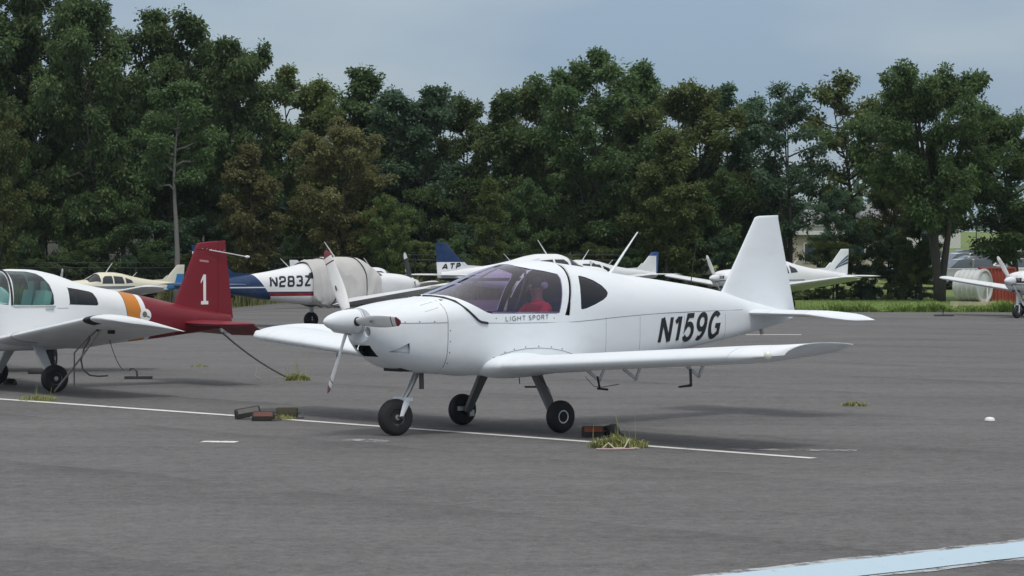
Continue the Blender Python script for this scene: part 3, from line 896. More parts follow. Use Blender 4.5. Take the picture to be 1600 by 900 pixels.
PROTO['pole'] = tree_proto(21, 0.55, 0.24, 'round', 18, 5, 3, 24)
FRONT = [
 (-45, -70, 120, 'broad', 9.5, 'leaf', 'tallest dark green tree, cut off by the left edge of the picture'),
 (65, -50, 122, 'broad2', 9.0, 'leaf', 'tall dark green tree above the white cabin of the maroon tailed aircraft'),
 (165, -25, 118, 'broad', 8.0, 'leaf', 'tall dense green tree above the cream aircraft'),
 (258, -12, 121, 'tall2', 7.2, 'leaf', 'tall green tree with a stepped crown, above the maroon fin'),
 (322, 62, 125, 'tall', 5.6, 'leaf', 'narrow tree just right of the tall trees at the left'),
 (390, 40, 118, 'tall2', 6.2, 'leaf', 'tall tree with a pointed top standing alone above the blue tail'),
 (475, 110, 122, 'broad2', 6.8, 'leaf_olive', 'green tree behind the brown leaved tree'),
 (575, 105, 125, 'tall', 6.4, 'leaf', 'green tree rising right of the brown leaved tree'),
 (645, 118, 121, 'tall2', 6.4, 'leaf_blue', 'dark tree above the grey canvas cover'),
 (722, 138, 124, 'broad', 6.6, 'leaf', 'dark tree above the lettered blue fin'),
 (788, 143, 120, 'tall', 5.6, 'leaf', 'lower dark tree above the nose of the white aircraft'),
 (850, 116, 123, 'broad', 6.8, 'leaf_olive', 'green tree above the tinted canopy'),
 (925, 86, 119, 'broad2', 7.8, 'leaf', 'highest dark tree of the middle, above the rear of the canopy'),
 (1002, 98, 123, 'tall', 5.6, 'leaf', 'narrow dark tree just right of the highest middle tree'),
 (1085, 116, 118, 'broad', 8.0, 'leaf_olive', 'broad olive tree left of the white fin'),
 (1160, 138, 121, 'broad2', 6.6, 'leaf_blue', 'grey green drooping tree directly behind the white fin'),
 (1235, 120, 116, 'open', 7.0, 'leaf_blue', 'thin open tree right of the white fin, sky showing through'),
 (1345, 98, 117, 'open2', 7.6, 'leaf_olive', 'open olive topped tree above the striped fin'),
 (1410, 128, 120, 'open', 6.6, 'leaf_olive', 'open tree with bare stems left of the big forked tree'),
 (1468, 102, 109, 'fork', 8.6, 'leaf', 'big dark tree with a thick forked trunk beside the tank'),
 (1592, 166, 111, 'broad', 8.6, 'leaf', 'dark round tree at the right edge of the picture'),
]
for t in FRONT: place_tree(*t)
NEARER = [
 (525, 188, 114, 'broad2', 5.6, 'leaf_brown', 'brown and yellow leaved tree in front of the green trees'),
 (392, 225, 113, 'tall', 4.0, 'leaf_brown', 'half bare brownish tree behind the blue tail', ),
 (766, 272, 112.5, 'cone', 3.3, 'leaf_bright', 'small bright green pointed tree behind the lettered blue fin'),
 (-2, 165, 112, 'broad2', 3.8, 'leaf_olive', 'olive young tree at the left edge of the picture'),
 (1042, 205, 114, 'tall', 4.8, 'leaf_olive', 'olive brown tree in front of the broad olive tree'),
 (612, 300, 112.5, 'broad', 3.0, 'leaf_bright', 'small fresh green tree right of the brown leaved tree'),
]
for t in NEARER: place_tree(*t)
for t in [(1308, 290, 114, 'broad', 3.2, 'leaf_blue', 'small grey green tree just left of the striped fin'), (1388, 262, 115.5, 'broad2', 3.8, 'leaf_olive', 'small olive tree just right of the striped fin'), (1438, 300, 113, 'tall', 3.0, 'leaf', 'small dark tree touching the big forked trunk')]: place_tree(*t)
place_tree(276, 120, 111, 'pole', 4.6, 'leaf', 'young tree with a long bare grey trunk left of the maroon fin', bark='bark_pale')

ORD = ('leftmost second third fourth fifth sixth seventh eighth ninth tenth eleventh twelfth thirteenth fourteenth fifteenth sixteenth seventeenth eighteenth nineteenth twentieth twenty-first twenty-second '
       'twenty-third twenty-fourth twenty-fifth twenty-sixth twenty-seventh twenty-eighth').split()
rb = random.Random(8)
def skyline(px):
    return float(np.interp(px, [-60, 280, 330, 450, 700, 790, 900, 1000, 1190, 1230], [0, 20, 90, 140, 165, 170, 130, 140, 200, 260]))
for i, px in enumerate(range(-60, 1200, 62)):
    pxx = px + rb.uniform(-15, 15)
    place_tree(pxx, skyline(pxx) + rb.uniform(45, 110), rb.uniform(131, 142), rb.choice(['broad', 'broad2', 'tall']), rb.uniform(7, 9), rb.choice(['leaf', 'leaf', 'leaf_blue']),
               f'{ORD[i]} tree from the left in the rear row, mostly hidden behind the front trees', group='trees of the rear row')
for i, px in enumerate(range(-40, 1190, 58)):
    pxx = px + rb.uniform(-14, 14)
    place_tree(pxx, rb.uniform(262, 350), rb.uniform(116, 119), rb.choice(['bush', 'bush2']), rb.uniform(3.6, 4.8), rb.choice(['leaf', 'leaf', 'leaf_blue', 'leaf_olive']),
               f'{ORD[i]} tall undergrowth shrub from the left beneath the tree row', name='shrub', group='undergrowth shrubs', cat='shrub')
for i, px in enumerate(range(-30, 1200, 46)):
    pxx = px + rb.uniform(-12, 12)
    place_tree(pxx, rb.uniform(352, 402), rb.uniform(114.6, 115.8), rb.choice(['bush', 'bush2']), rb.uniform(2.4, 3.2), rb.choice(['leaf', 'leaf_blue', 'leaf', 'leaf_olive']),
               f'{ORD[i]} low bush from the left at the foot of the trees behind the fence', name='bush', group='bushes behind the fence', cat='bush')
for i, (px, ty, w) in enumerate([(1302, 368, 2.4), (1345, 352, 2.6), (1392, 345, 2.8), (1432, 385, 2.4), (1415, 415, 2.2), (1330, 412, 2.2), (1262, 425, 2.0), (1225, 425, 1.8)]):
    place_tree(px, ty, 113 + (i % 3), 'bush2' if i % 2 else 'bush', w * 1.1, 'leaf_blue' if i % 3 else 'leaf_olive',
               f'leafy shrub under the open trees, {["left of the striped fin", "just above the striped fin", "tallest, right of the striped fin", "beside the forked trunk", "low, left of the forked trunk", "low, below the striped fin", "low, behind the white stabilator", "lowest, touching the white fin"][i]}', name='shrub', group='shrubs under the open trees', cat='shrub')

def leaf_cloud(name, mat, n, fn, size, seed):
    """one mass of leaf faces; fn(rng, n) -> centres"""
    rng = np.random.default_rng(seed); P = fn(rng, n)
    d = rng.normal(0, 1, (n, 3)); d /= np.linalg.norm(d, axis=1)[:, None]
    u = rng.normal(0, 1, (n, 3)); w = np.cross(d, u); w /= np.linalg.norm(w, axis=1)[:, None]
    L = (size * rng.uniform(0.5, 1.3, n))[:, None]
    V = np.stack([P, P + d*L*.5 + w*L*.3, P + d*L, P + d*L*.5 - w*L*.3], 1).reshape(-1, 3)
    F = np.arange(4 * n).reshape(-1, 4)
    me = bpy.data.meshes.new(name); me.from_pydata(V.tolist(), [], F.tolist()); me.update()
    at = me.attributes.new('tone', 'FLOAT', 'FACE'); at.data.foreach_set('value', rng.uniform(0, 1, n).astype(np.float32))
    return mesh_obj(name, me, mat)
def far_fn(rng, n):
    x = rng.uniform(-150, 190, n); y = rng.uniform(330, 370, n)
    top = 7 + 2.5 * np.sin(x * 0.13) + 1.8 * np.sin(x * 0.41 + 1) + 1.2 * np.sin(x * 1.1)
    return np.stack([x, y, 4.5 + top * rng.uniform(0, 1, n) ** 0.7], 1)
tag(leaf_cloud('far_wood', M['leaf_blue'], 26000, far_fn, 1.1, 5), 'hazy wood far behind the car park', 'wood', kind='stuff')

# grass: blades as one mass each
def blades(name, mat, n, fn, h, wd, seed, lean=0.35):
    rng = np.random.default_rng(seed); P, hs = fn(rng, n)
    az = rng.uniform(0, 6.283, n); ln = rng.normal(0, lean, n)
    H = h * hs * rng.uniform(0.5, 1.2, n)
    dx, dy = np.cos(az), np.sin(az)
    W = wd * rng.uniform(0.6, 1.3, n)
    a = P.copy(); b = P.copy()
    a[:, 0] -= dy * W / 2; a[:, 1] += dx * W / 2; b[:, 0] += dy * W / 2; b[:, 1] -= dx * W / 2
    m1 = (a + b) / 2; m1[:, 0] += dx * ln * H * 0.35; m1[:, 1] += dy * ln * H * 0.35; m1[:, 2] += H * 0.6
    c1 = m1.copy(); c1[:, 0] -= dy * W * .35; c1[:, 1] += dx * W * .35; c2 = m1.copy(); c2[:, 0] += dy * W * .35; c2[:, 1] -= dx * W * .35
    t = (a + b) / 2; t[:, 0] += dx * ln * H; t[:, 1] += dy * ln * H; t[:, 2] += H * (1 - 0.25 * np.abs(ln))
    V = np.stack([a, b, c2, c1, t], 1).reshape(-1, 3)
    F = []
    for i in range(n):
        k = 5 * i; F.append((k, k+1, k+2, k+3)); F.append((k+3, k+2, k+4))
    me = bpy.data.meshes.new(name); me.from_pydata(V.tolist(), [], F); me.update()
    return mesh_obj(name, me, mat)
def fn_right(rng, n):
    x = rng.uniform(8.0, 24, n); y = 88.2 + 24 * rng.uniform(0, 1, n) ** 1.6
    keep = y > np.array([edge(v) for v in x]) + 0.12
    x, y = x[keep], y[keep]
    P = np.stack([x, y, np.array([gz(a, b) for a, b in zip(x, y)]) - 0.03], 1)
    hs = 0.45 + 0.25 * np.sin(x * 1.9) * np.sin(y * 0.8 + x)
    return P, hs
def pad(fn):
    def g(rng, n):
        P, hs = fn(rng, n)
        k = len(P); idx = np.concatenate([np.arange(k), rng.integers(0, k, n - k)]) if k < n else np.arange(n)
        P2 = P[idx].copy(); P2[k:, :2] += rng.normal(0, 0.1, (max(0, n - k), 2)); return P2, hs[idx]
    return g
tag(blades('field_grass', M['blade'], 26000, pad(fn_right), 0.11, 0.03, 3), 'short green grass field right of the white fin', 'grass', kind='stuff')
def fn_edge(rng, n):
    x = rng.uniform(11.2, 19.6, n) + rng.normal(0, .4, n); y = 88.35 + np.abs(rng.normal(0, 1.1, n))
    P = np.stack([x, y, np.full(n, -0.03)], 1)
    hs = 0.55 + 0.35 * np.sin(x * 2.3) + 0.25 * np.sin(x * 5.1 + 2) + 0.35
    return P, np.clip(hs, 0.25, 1.5) * (1 - 0.75 * np.clip((x - 18.2) / 1.6, 0, 1)) * 1.15
tag(blades('edge_weeds', M['blade'], 20000, fn_edge, 0.26, 0.03, 4, .8), 'tall green weeds along the apron edge at the right', 'weeds', kind='stuff')
def fn_left(rng, n):
    x = rng.uniform(-24, 6, n); y = 112.2 + 2.2 * rng.uniform(0, 1, n) ** 1.3
    P = np.stack([x, y, np.array([gz(a, b) for a, b in zip(x, y)]) - 0.03], 1)
    return P, 0.6 + 0.4 * np.sin(x * 0.9) * np.sin(x * 2.7 + 1)
tag(blades('far_weeds', M['weed'], 15000, fn_left, 1.35, 0.055, 6, 0.35), 'tall yellowish weeds along the far left edge of the apron', 'weeds', kind='stuff')

# chain link fence behind the left aircraft, and the one beyond the car park
M['galv'] = plain('dull fence steel', (0.07, 0.075, 0.075), 0.5, 0.6, var=0.2)
def fence(name, x0, x1, y, top, step, label, wires):
    root = empty(name, ((x0 + x1) / 2, y, 0))
    ox = (x0 + x1) / 2
    x = x0; posts = []
    pm = None
    while x <= x1 + 0.01:
        z = gz(x, y); posts.append((x, z))
        if pm is None:
            pm = MB().tube([(0, 0, -0.1), (0, 0, top)], 0.035, 8).lathe([(0.045, top), (0.045, top + 0.03), (0.01, top + 0.06)], 8, axis='z').mesh('post'); pm.materials.append(M['galv'])
        o = bpy.data.objects.new('post', pm); o.parent = root; o.location = (x - ox, 0, z); COL.objects.link(o)
        x += step
    MB().tube([(a - ox, 0, b + top - 0.02) for a, b in posts], 0.022, 6).build('top_rail', [M['galv']], root, 40)
    for k in wires:
        MB().tube([(a - ox, -0.04, b + top * k) for a, b in posts], 0.010, 4).build('wire', [M['galv']], root)
    mw = MB(); pitch = 0.30 if step > 2 else 0.2
    for (a, za), (b, zb) in zip(posts[:-1], posts[1:]):        # diamond mesh, drawn coarser than life
        nx = int((b - a + top) / pitch)
        for sgn in (1, -1):
            for i in range(-nx, nx):
                s0 = a + i * pitch
                lo = [(s0, 0.05), (s0 + (top - 0.07), top - 0.02)]
                (xa, ha), (xb, hb) = lo
                if xa < a: ha += a - xa; xa = a
                if xb > b: hb -= xb - b; xb = b
                if xb <= xa or hb <= ha: continue
                if sgn < 0: xa, xb = a + b - xa, a + b - xb
                mw.tube([(xa - ox, 0.03, za + ha), (xb - ox, 0.03, zb + hb)], 0.003, 3, cap=False)
    tag(mw.build('mesh_wire', [M['galv']], root), kind='stuff')
    return tag(root, label, 'fence')
fence('chain_link_fence', -26, 5, 113.6, 1.75, 3.1, 'thin chain link fence in front of the trees at the left', (0.05, 1.12))
fence('chain_link_fence', 12, 44, 172, 2.2, 3.2, 'chain link fence on the grass slope above the car park', (0.05,))

# ------------------------------------------------------------------ humid air
hz_m = bpy.data.materials.new('humid air'); hz_m.use_nodes = True
hn = hz_m.node_tree.nodes; hn.remove(hn['Principled BSDF'])
hv = hn.new('ShaderNodeVolumePrincipled'); hv.inputs['Color'].default_value = (0.80, 0.90, 0.97, 1); hv.inputs['Density'].default_value = 0.00013; hv.inputs['Anisotropy'].default_value = 0.2
hz_m.node_tree.links.new(hv.outputs[0], hn['Material Output'].inputs['Volume'])
hz = MB().box((0, 680, 10.5), (1860, 1600, 24)).build('haze', [hz_m])
tag(hz, 'thin humid air over the airfield', 'haze', kind='stuff')

# ------------------------------------------------------------------ far buildings behind the trees at the right
M['wall_beige'] = plain('beige render', (0.52, 0.47, 0.38), 0.85, var=0.12, vscale=0.8)
M['wall_white'] = plain('off white siding', (0.6, 0.6, 0.58), 0.8, var=0.1, vscale=0.8)
M['roof_grey'] = plain('grey roofing', (0.20, 0.20, 0.21), 0.85, var=0.15, vscale=1)
M['pane'] = plain('far window glass', (0.06, 0.08, 0.10), 0.12)
M['trim'] = plain('white window trim', (0.7, 0.7, 0.68), 0.6)
def building(name, x, y, w, d, h, wallm, label, wins, roof='flat', z=None):
    root = empty(name, (x, y, gz(x, y) if z is None else z))
    MB().box((0, 0, h / 2 - 0.3), (w, d, h + 0.6)).build('wall', [wallm], root)
    if roof == 'flat':
        rf = MB().box((0, 0, h + 0.08), (w + 0.5, d + 0.5, 0.16)).build('roof', [M['roof_grey']], root)
        MB().box((0, -d / 2 - 0.27, h + 0.02), (w + 0.56, 0.04, 0.22)).build('fascia', [M['trim']], rf)
    else:
        rf = MB().prism([(-d/2 - .3, h), (d/2 + .3, h), (0, h + d * .32)], 'x', -w/2 - .3, w/2 + .3).build('roof', [M['roof_grey']], root)
    for (cx, cz, ww, hh) in wins:
        wo = MB().box((cx, -d/2 - 0.02, cz), (ww, 0.06, hh)).build('window', [M['trim']], root)
        MB().box((cx, -d/2 - 0.06, cz), (ww - 0.16, 0.03, hh - 0.16)).build('pane', [M['pane']], wo)
    return tag(root, label, 'building')
building('low_shed', 17.0, 140, 8.4, 5, 2.5, M['wall_beige'], 'long beige flat roofed shed seen through the open trees', [(-.6, 1.45, 1.5, 1.1), (1.4, 1.5, 1.2, 1.0), (3.2, 1.5, 1.0, 1.0)])
building('white_house', 25.0, 205, 4.2, 4, 2.0, M['wall_white'], 'small white house above the beige shed', [(-1.1, 1.1, 0.9, 0.9), (1.0, 1.1, 0.9, 0.9)], 'gable')
building('white_house', 30.6, 212, 3.4, 4, 2.4, M['wall_beige'], 'small beige house to the right of the white house', [(-0.7, 1.3, 0.8, 0.9), (0.8, 1.3, 0.8, 0.9)], 'gable')
building('white_house', 34.6, 218, 6.5, 4, 2.4, M['wall_white'], 'white house with three windows behind the open trees', [(-2.0, 1.3, 0.9, 1.0), (0, 1.3, 0.9, 1.0), (2.0, 1.3, 0.9, 1.0)], 'gable')

# ------------------------------------------------------------------ parked cars in the lot
CARCOL = {'silver': (0.42, 0.43, 0.44), 'white': (0.72, 0.72, 0.72), 'black': (0.02, 0.02, 0.024), 'grey': (0.13, 0.135, 0.14), 'blue': (0.03, 0.06, 0.14), 'red': (0.2, 0.02, 0.02)}
for k, c in CARCOL.items(): M['car_' + k] = plain(k + ' car paint', c, 0.28, var=0.04, coat=0.8)
def make_car(col):
    root = empty('parked_car')
    low = [(-2.15, 0.35), (-2.2, 0.62), (-2.12, 0.86), (-1.75, 0.95), (0.9, 0.98), (1.75, 0.84), (2.15, 0.68), (2.2, 0.4), (2.05, 0.28), (-2.0, 0.28)]
    b = MB(); rings = []
    for y, k, dz in ((-0.86, 0.94, .04), (-0.88, 0.99, 0), (-0.6, 1.0, .02), (0.6, 1.0, .02), (0.88, 0.99, 0), (0.86, 0.94, .04)):
        rings.append([(p[0] * k, y, p[1] + (dz if p[1] > .6 else 0)) for p in low])
    b.rings(rings).build('body', [M['car_' + col]], root, 40)
    cab = [(-1.65, 0.93), (-1.05, 1.38), (-0.7, 1.45), (0.1, 1.45), (0.35, 1.4), (1.05, 0.95)]
    g = MB(); rings = []
    for y, s in ((-0.80, 0.0), (-0.66, 1.0), (0.66, 1.0), (0.80, 0.0)):
        rings.append([(p[0], y if p[1] < 1 else math.copysign(0.64, y) if s == 0 else y * 0.95, p[1] - (0.012 if s == 0 and p[1] > 1 else 0)) for p in cab])
    g.rings(rings).build('window', [M['pane']], root, 30)
    MB().prism([(-1.02, 1.40), (-0.7, 1.472), (0.1, 1.472), (0.34, 1.41), (0.1, 1.45), (-0.7, 1.45)], 'y', -0.62, 0.62).build('roof', [M['car_' + col]], root, 40)
    for x in (-0.35,):
        for s in (-1, 1): MB().box((x, s * 0.725, 1.19), (0.07, 0.16, 0.52), Matrix.Rotation(R(-17 * s), 3, 'X')).build('pillar', [M['car_' + col]], root)
    for x in (-1.35, 1.38):
        for s in (-1, 1):
            w = MB().lathe([(0.19, -.10), (0.29, -.11), (0.315, -.06), (0.315, .06), (0.29, .11), (0.19, .10)], 18).build('wheel', [M['rubber']], root, 40); w.location = (x, s * 0.78, 0.315)
            MB().lathe([(0.03, -.09), (0.18, -.08), (0.19, .08), (0.03, .09)], 12).build('rim', [M['hub']], w, 40)
    for s in (-1, 1):
        MB().box((2.14, s * 0.62, 0.66), (0.10, 0.34, 0.12)).build('headlight', [M['clear_lamp']], root)
    return root
cars = [(22.9, 127.0, 'silver', 12, 'silver car just right of the forked trunk, nearest row'), (25.3, 127.6, 'white', 190, 'white car of the nearest row, above the red container'), (20.7, 128.5, 'black', 8, 'black car of the nearest row, left of the forked trunk'),
        (23.8, 133.2, 'black', 185, 'black car in the second row behind the silver car'), (26.4, 133.0, 'silver', 6, 'silver car in the second row above the propeller of the right aircraft'), (21.4, 134.0, 'white', 10, 'white car in the second row behind the forked trunk'),
        (24.9, 139.0, 'white', 12, 'white car in the third row above the round tank'), (27.4, 139.4, 'grey', 186, 'dark grey car in the third row at the right edge'), (22.3, 140.0, 'silver', 5, 'silver car in the third row beside the forked trunk'),
        (26.2, 145.5, 'blue', 8, 'dark blue car highest on the slope above the container'), (28.9, 146.0, 'silver', 184, 'silver car highest on the slope at the right edge'), (23.4, 146.0, 'white', 187, 'white car highest on the slope above the tank')]
for x, y, c, a, lab in cars:
    o = make_car(c); o.location = (x, y, gz(x, y) + (0.35 if y < 125 else 0.0)); o.rotation_euler = (0, 0, R(a))
    if y < 125: o.location.z = gz(x, y)
    tag(o, lab, 'car', 'cars in the lot behind the grass')

# ------------------------------------------------------------------ the white light sport aircraft
def rot_root(name, loc, ang): return empty(name, loc, ang)

M['prop_white'] = livery('propeller blade paint', (0.74, 0.74, 0.73), [((0.16, 0.03, 0.04), [(0, 1, -0.735), (0, -1, 0.752)]), ((0.21, 0.04, 0.05), [(0, 1, -0.815)])], dirt=0.12)
M['prop_dark'] = livery('dark propeller paint', (0.03, 0.03, 0.035), [((0.6, 0.6, 0.6), [(0, 1, -0.76)])], dirt=0.08)
M['prop_grey'] = livery('grey propeller paint', (0.50, 0.50, 0.49), [((0.75, 0.74, 0.73), [(0, 1, -0.80)])], dirt=0.15)

def blade_mesh(r0, r1, cmax, tw0=48, tw1=16, n=16, thick=0.11):
    mb = MB(); rings = []
    for i in range(n + 1):
        t = i / n; r = r0 + (r1 - r0) * t
        if t < 0.12: ch = 0.055 + (cmax - 0.055) * 0.25 * (t / 0.12)
        else: ch = cmax * (0.42 + 0.58 * math.sin(math.pi * min(1, (t - 0.05) / 0.95) ** 0.75 * 0.86 + 0.1)) * (1 if t < 0.93 else math.sqrt(max(0.02, 1 - ((t - 0.93) / 0.075) ** 2)))
        th = ch * (0.55 * (1 - t) ** 4 + thick)
        a = -R(tw0 + (tw1 - tw0) * t ** 0.7)
        ring = []
        for k in range(12):
            q = 2 * math.pi * k / 12
            u = ch / 2 * math.cos(q); v = th / 2 * math.sin(q) * (1.2 if math.sin(q) > 0 else 0.6)
            ring.append((v * math.cos(a) + u * math.sin(a), u * math.cos(a) - v * math.sin(a), r))
        rings.append(ring)
    return mb.rings(rings).mesh('propeller_blade')

def propeller(parent, x, z, r, angles, cmax, mat, sp_len=0.36, sp_r=0.13, spmat=None, logo=False):
    hub = MB()
    prof = []
    for i in range(15):
        t = i / 14
        prof.append((max(0.004, sp_r * (1 - t ** 2.1) ** 0.62 if t > 0 else sp_r), x - 0.09 + (sp_len) * t))
    prof = [(sp_r * 0.96, x - 0.10)] + prof
    sp = hub.lathe(prof, 32, axis='x', c=(0, 0, z)).build('spinner', [spmat or M['white']], parent, 45)
    MB().lathe([(sp_r * 1.004, x - 0.075), (sp_r * 1.006, x - 0.07)], 32, axis='x', c=(0, 0, z)).build('spinner_joint', [M['seam']], sp, 40)
    bm_ = blade_mesh(0.07, r, cmax)
    bm_.materials.append(mat); bm_.polygons.foreach_set('use_smooth', [True] * len(bm_.polygons)); bm_.set_sharp_from_angle(angle=R(50))
    for a in angles:
        o = bpy.data.objects.new('propeller_blade', bm_); o.parent = parent; COL.objects.link(o)
        # blade is modelled along +z; turn it about the shaft so that angle 0 points to +y
        o.location = (x, 0, z); o.rotation_euler = (R(a - 90), 0, 0)
        MB().lathe([(0.036, 0.075), (0.05, 0.09), (0.05, sp_r * 0.99), (0.044, sp_r * 1.01)], 14, axis='z').build('blade_root', [M['black']], o, 40)
        if logo:
            ov = [(0.011 * math.cos(2 * math.pi * k / 10) + 0.03, 0.012 * math.cos(2 * math.pi * k / 10) - 0.0, 0.42 + 0.035 * math.sin(2 * math.pi * k / 10)) for k in range(10)]
            MB().add([(0.036, 0.016 * math.cos(2 * math.pi * k / 12), 0.42 + 0.035 * math.sin(2 * math.pi * k / 12)) for k in range(12)], [tuple(range(12))]).build('blade_badge', [M['decal_grey']], o)

def seam(name, pts, parent, r=0.0028, mat=None):
    return MB().tube(pts, r, 5).build(name, [mat or M['seam']], parent, 60)

main = rot_root('light_sport_aircraft', (-0.02, 29.32, 0), R(180 + 40))
tag(main, 'white low wing light sport aircraft with tinted bubble canopy and black N159G', 'aircraft')
LM = Loft([(2.16,1.03,1.41,.24,1.25,2.2,2.2),(2.08,.93,1.43,.33,1.24,2.2,2.3),(1.95,.83,1.455,.40,1.22,2.2,2.6),(1.7,.73,1.49,.47,1.22,2.2,3.2),(1.3,.675,1.53,.53,1.24,2.3,4.),
           (.95,.65,1.62,.56,1.26,2.3,4.5),(.35,.63,1.825,.575,1.28,2.3,5),(.08,.63,1.887,.575,1.29,2.3,5),(-.35,.63,1.922,.565,1.30,2.3,5),(-.8,.63,1.883,.53,1.30,2.2,5),
           (-1.6,.70,1.772,.44,1.28,2.1,5),(-2.42,.83,1.676,.325,1.27,2.1,5),(-3.29,.945,1.555,.205,1.27,2.,4.5),(-3.7,1.005,1.46,.145,1.26,2.,4),(-4.2,1.09,1.36,.08,1.24,2.,3),(-4.5,1.15,1.30,.03,1.22,2.,2.)])
glass_poly = [(1.192,1.553),(1.128,1.537),(1.061,1.497),(.957,1.434),(.851,1.376),(.80,1.352),(.745,1.338),(.30,1.332),(-.225,1.325),(-.262,1.335),(-.284,1.397),(-.318,1.505),(-.352,1.628),(-.375,1.72),(-.362,1.772),(-.198,1.808),(-.026,1.835),(.081,1.862),(.13,1.96),(.5,2.05),(1.19,1.78)]
gap_poly = [(-.575,1.96),(-.521,1.878),(-.518,1.824),(-.496,1.743),(-.451,1.613),(-.402,1.468),(-.34,1.305),(-.421,1.300),(-.448,1.467),(-.498,1.612),(-.534,1.707),(-.568,1.801),(-.618,1.874),(-.68,1.96)]
rear_poly = [(-.724,1.753),(-.82,1.732),(-.92,1.700),(-1.03,1.64),(-1.085,1.585),(-1.10,1.548),(-1.07,1.51),(-1.0,1.473),(-.841,1.418),(-.70,1.378),(-.62,1.366),(-.602,1.378),(-.604,1.44),(-.622,1.56),(-.66,1.68),(-.695,1.745)]
duct_poly = [(1.975,.935),(1.793,1.035),(1.764,.918)]
def body_cutters():
    return [cutter(glass_poly), cutter(gap_poly), cutter(rear_poly)]
hull_in = None
cs = body_cutters()
chin = MB().prism([(2.4, .878), (2.4, 1.005), (1.85, 1.005), (1.85, .878)], 'y', -0.15, 0.15).build('cutter', [])
duct = cutter(duct_poly)
holes = [MB().lathe([(0.055, 1.9), (0.055, 2.5)], 20, axis='x', c=(0, s * 0.165, 1.155)).build('cutter', []) for s in (1, -1)]
# shell with a dark lining
mbo = MB(); LM.body(mbo, 100, 80, 0.0); hull = mbo.build('fuselage', [M['white'], M['interior']], main)
mbi = MB(); LM.body(mbi, 100, 80, -0.016, LM.x0 + 0.05, LM.x1 - 0.02); mbi.mi = [1] * len(mbi.f); inner = mbi.build('inner', [M['white'], M['interior']])
boolean(hull, [inner], 'DIFFERENCE'); kill(inner)
for c in cs + [chin, duct] + holes: boolean(hull, [c], 'DIFFERENCE')
finish(hull, 30)
pane_from('canopy_glass', LM, M['canopy'], main, cs[0], n=100, seg=80)
pane_from('rear_window', LM, M['smoke'], main, cs[2], n=100, seg=80)
for c in cs + [chin, duct] + holes: kill(c)
for s in (1, -1):
    dp = MB(); LM.patch(dp, [(1.99,.925),(1.80,1.05),(1.74,.905)], s, -0.04, 0.06); dp.build('naca_duct', [M['white']], hull)
# cockpit
def section_plate(name, loft, x, off, mat, parent, zmax=None):
    ring = []
    for k in range(48):
        p = loft.pt(x, 2 * math.pi * k / 48, off)
        ring.append((p[0], p[1], min(p[2], zmax) if zmax else p[2]))
    return MB().rings([ring, [(p[0] - 0.02, p[1], p[2]) for p in ring]]).build(name, [mat], parent)
section_plate('rear_bulkhead', LM, -0.66, -0.03, M['interior'], main)
section_plate('firewall', LM, 1.30, -0.02, M['black'], main)
pn = section_plate('instrument_panel', LM, 0.92, -0.03, M['interior'], main, 1.43)
MB().prism([(1.28, 1.47), (0.92, 1.43), (0.86, 1.44), (0.86, 1.46), (1.28, 1.50)], 'y', -0.33, 0.33).build('glare_shield', [M['interior']], pn)
MB().box((0.05, 0, .71), (1.2, 0.82, 0.04)).build('cabin_floor', [M['interior']], main)
for s in (1, -1):
    st = MB(); st.box((-0.02, s * 0.26, 0.90), (0.52, 0.44, 0.14)).box((-0.36, s * 0.26, 1.18), (0.11, 0.44, 0.62), Matrix.Rotation(R(-14), 3, 'Y'))
    st.build('seat', [M['interior']], main)
    # canopy bow inside the glass
    pts = [LM.pt(0.42 - 0.44 * t, R(5 + 62 * t) if s > 0 else R(175 - 62 * t), -0.022) for t in [i / 8 for i in range(9)]]
    MB().tube(pts, 0.013, 8).build('canopy_bow', [M['interior']], main, 50)
    MB().tube([(0.72, s * 0.545, 1.345), (0.25, s * 0.558, 1.34), (-0.25, s * 0.548, 1.335)], 0.012, 6).build('canopy_rail', [M['alu']], main, 50)
MB().tube([(0.80, 0.27, 1.05), (0.66, 0.27, 1.22)], 0.013, 8).build('control_stick', [M['black']], main)
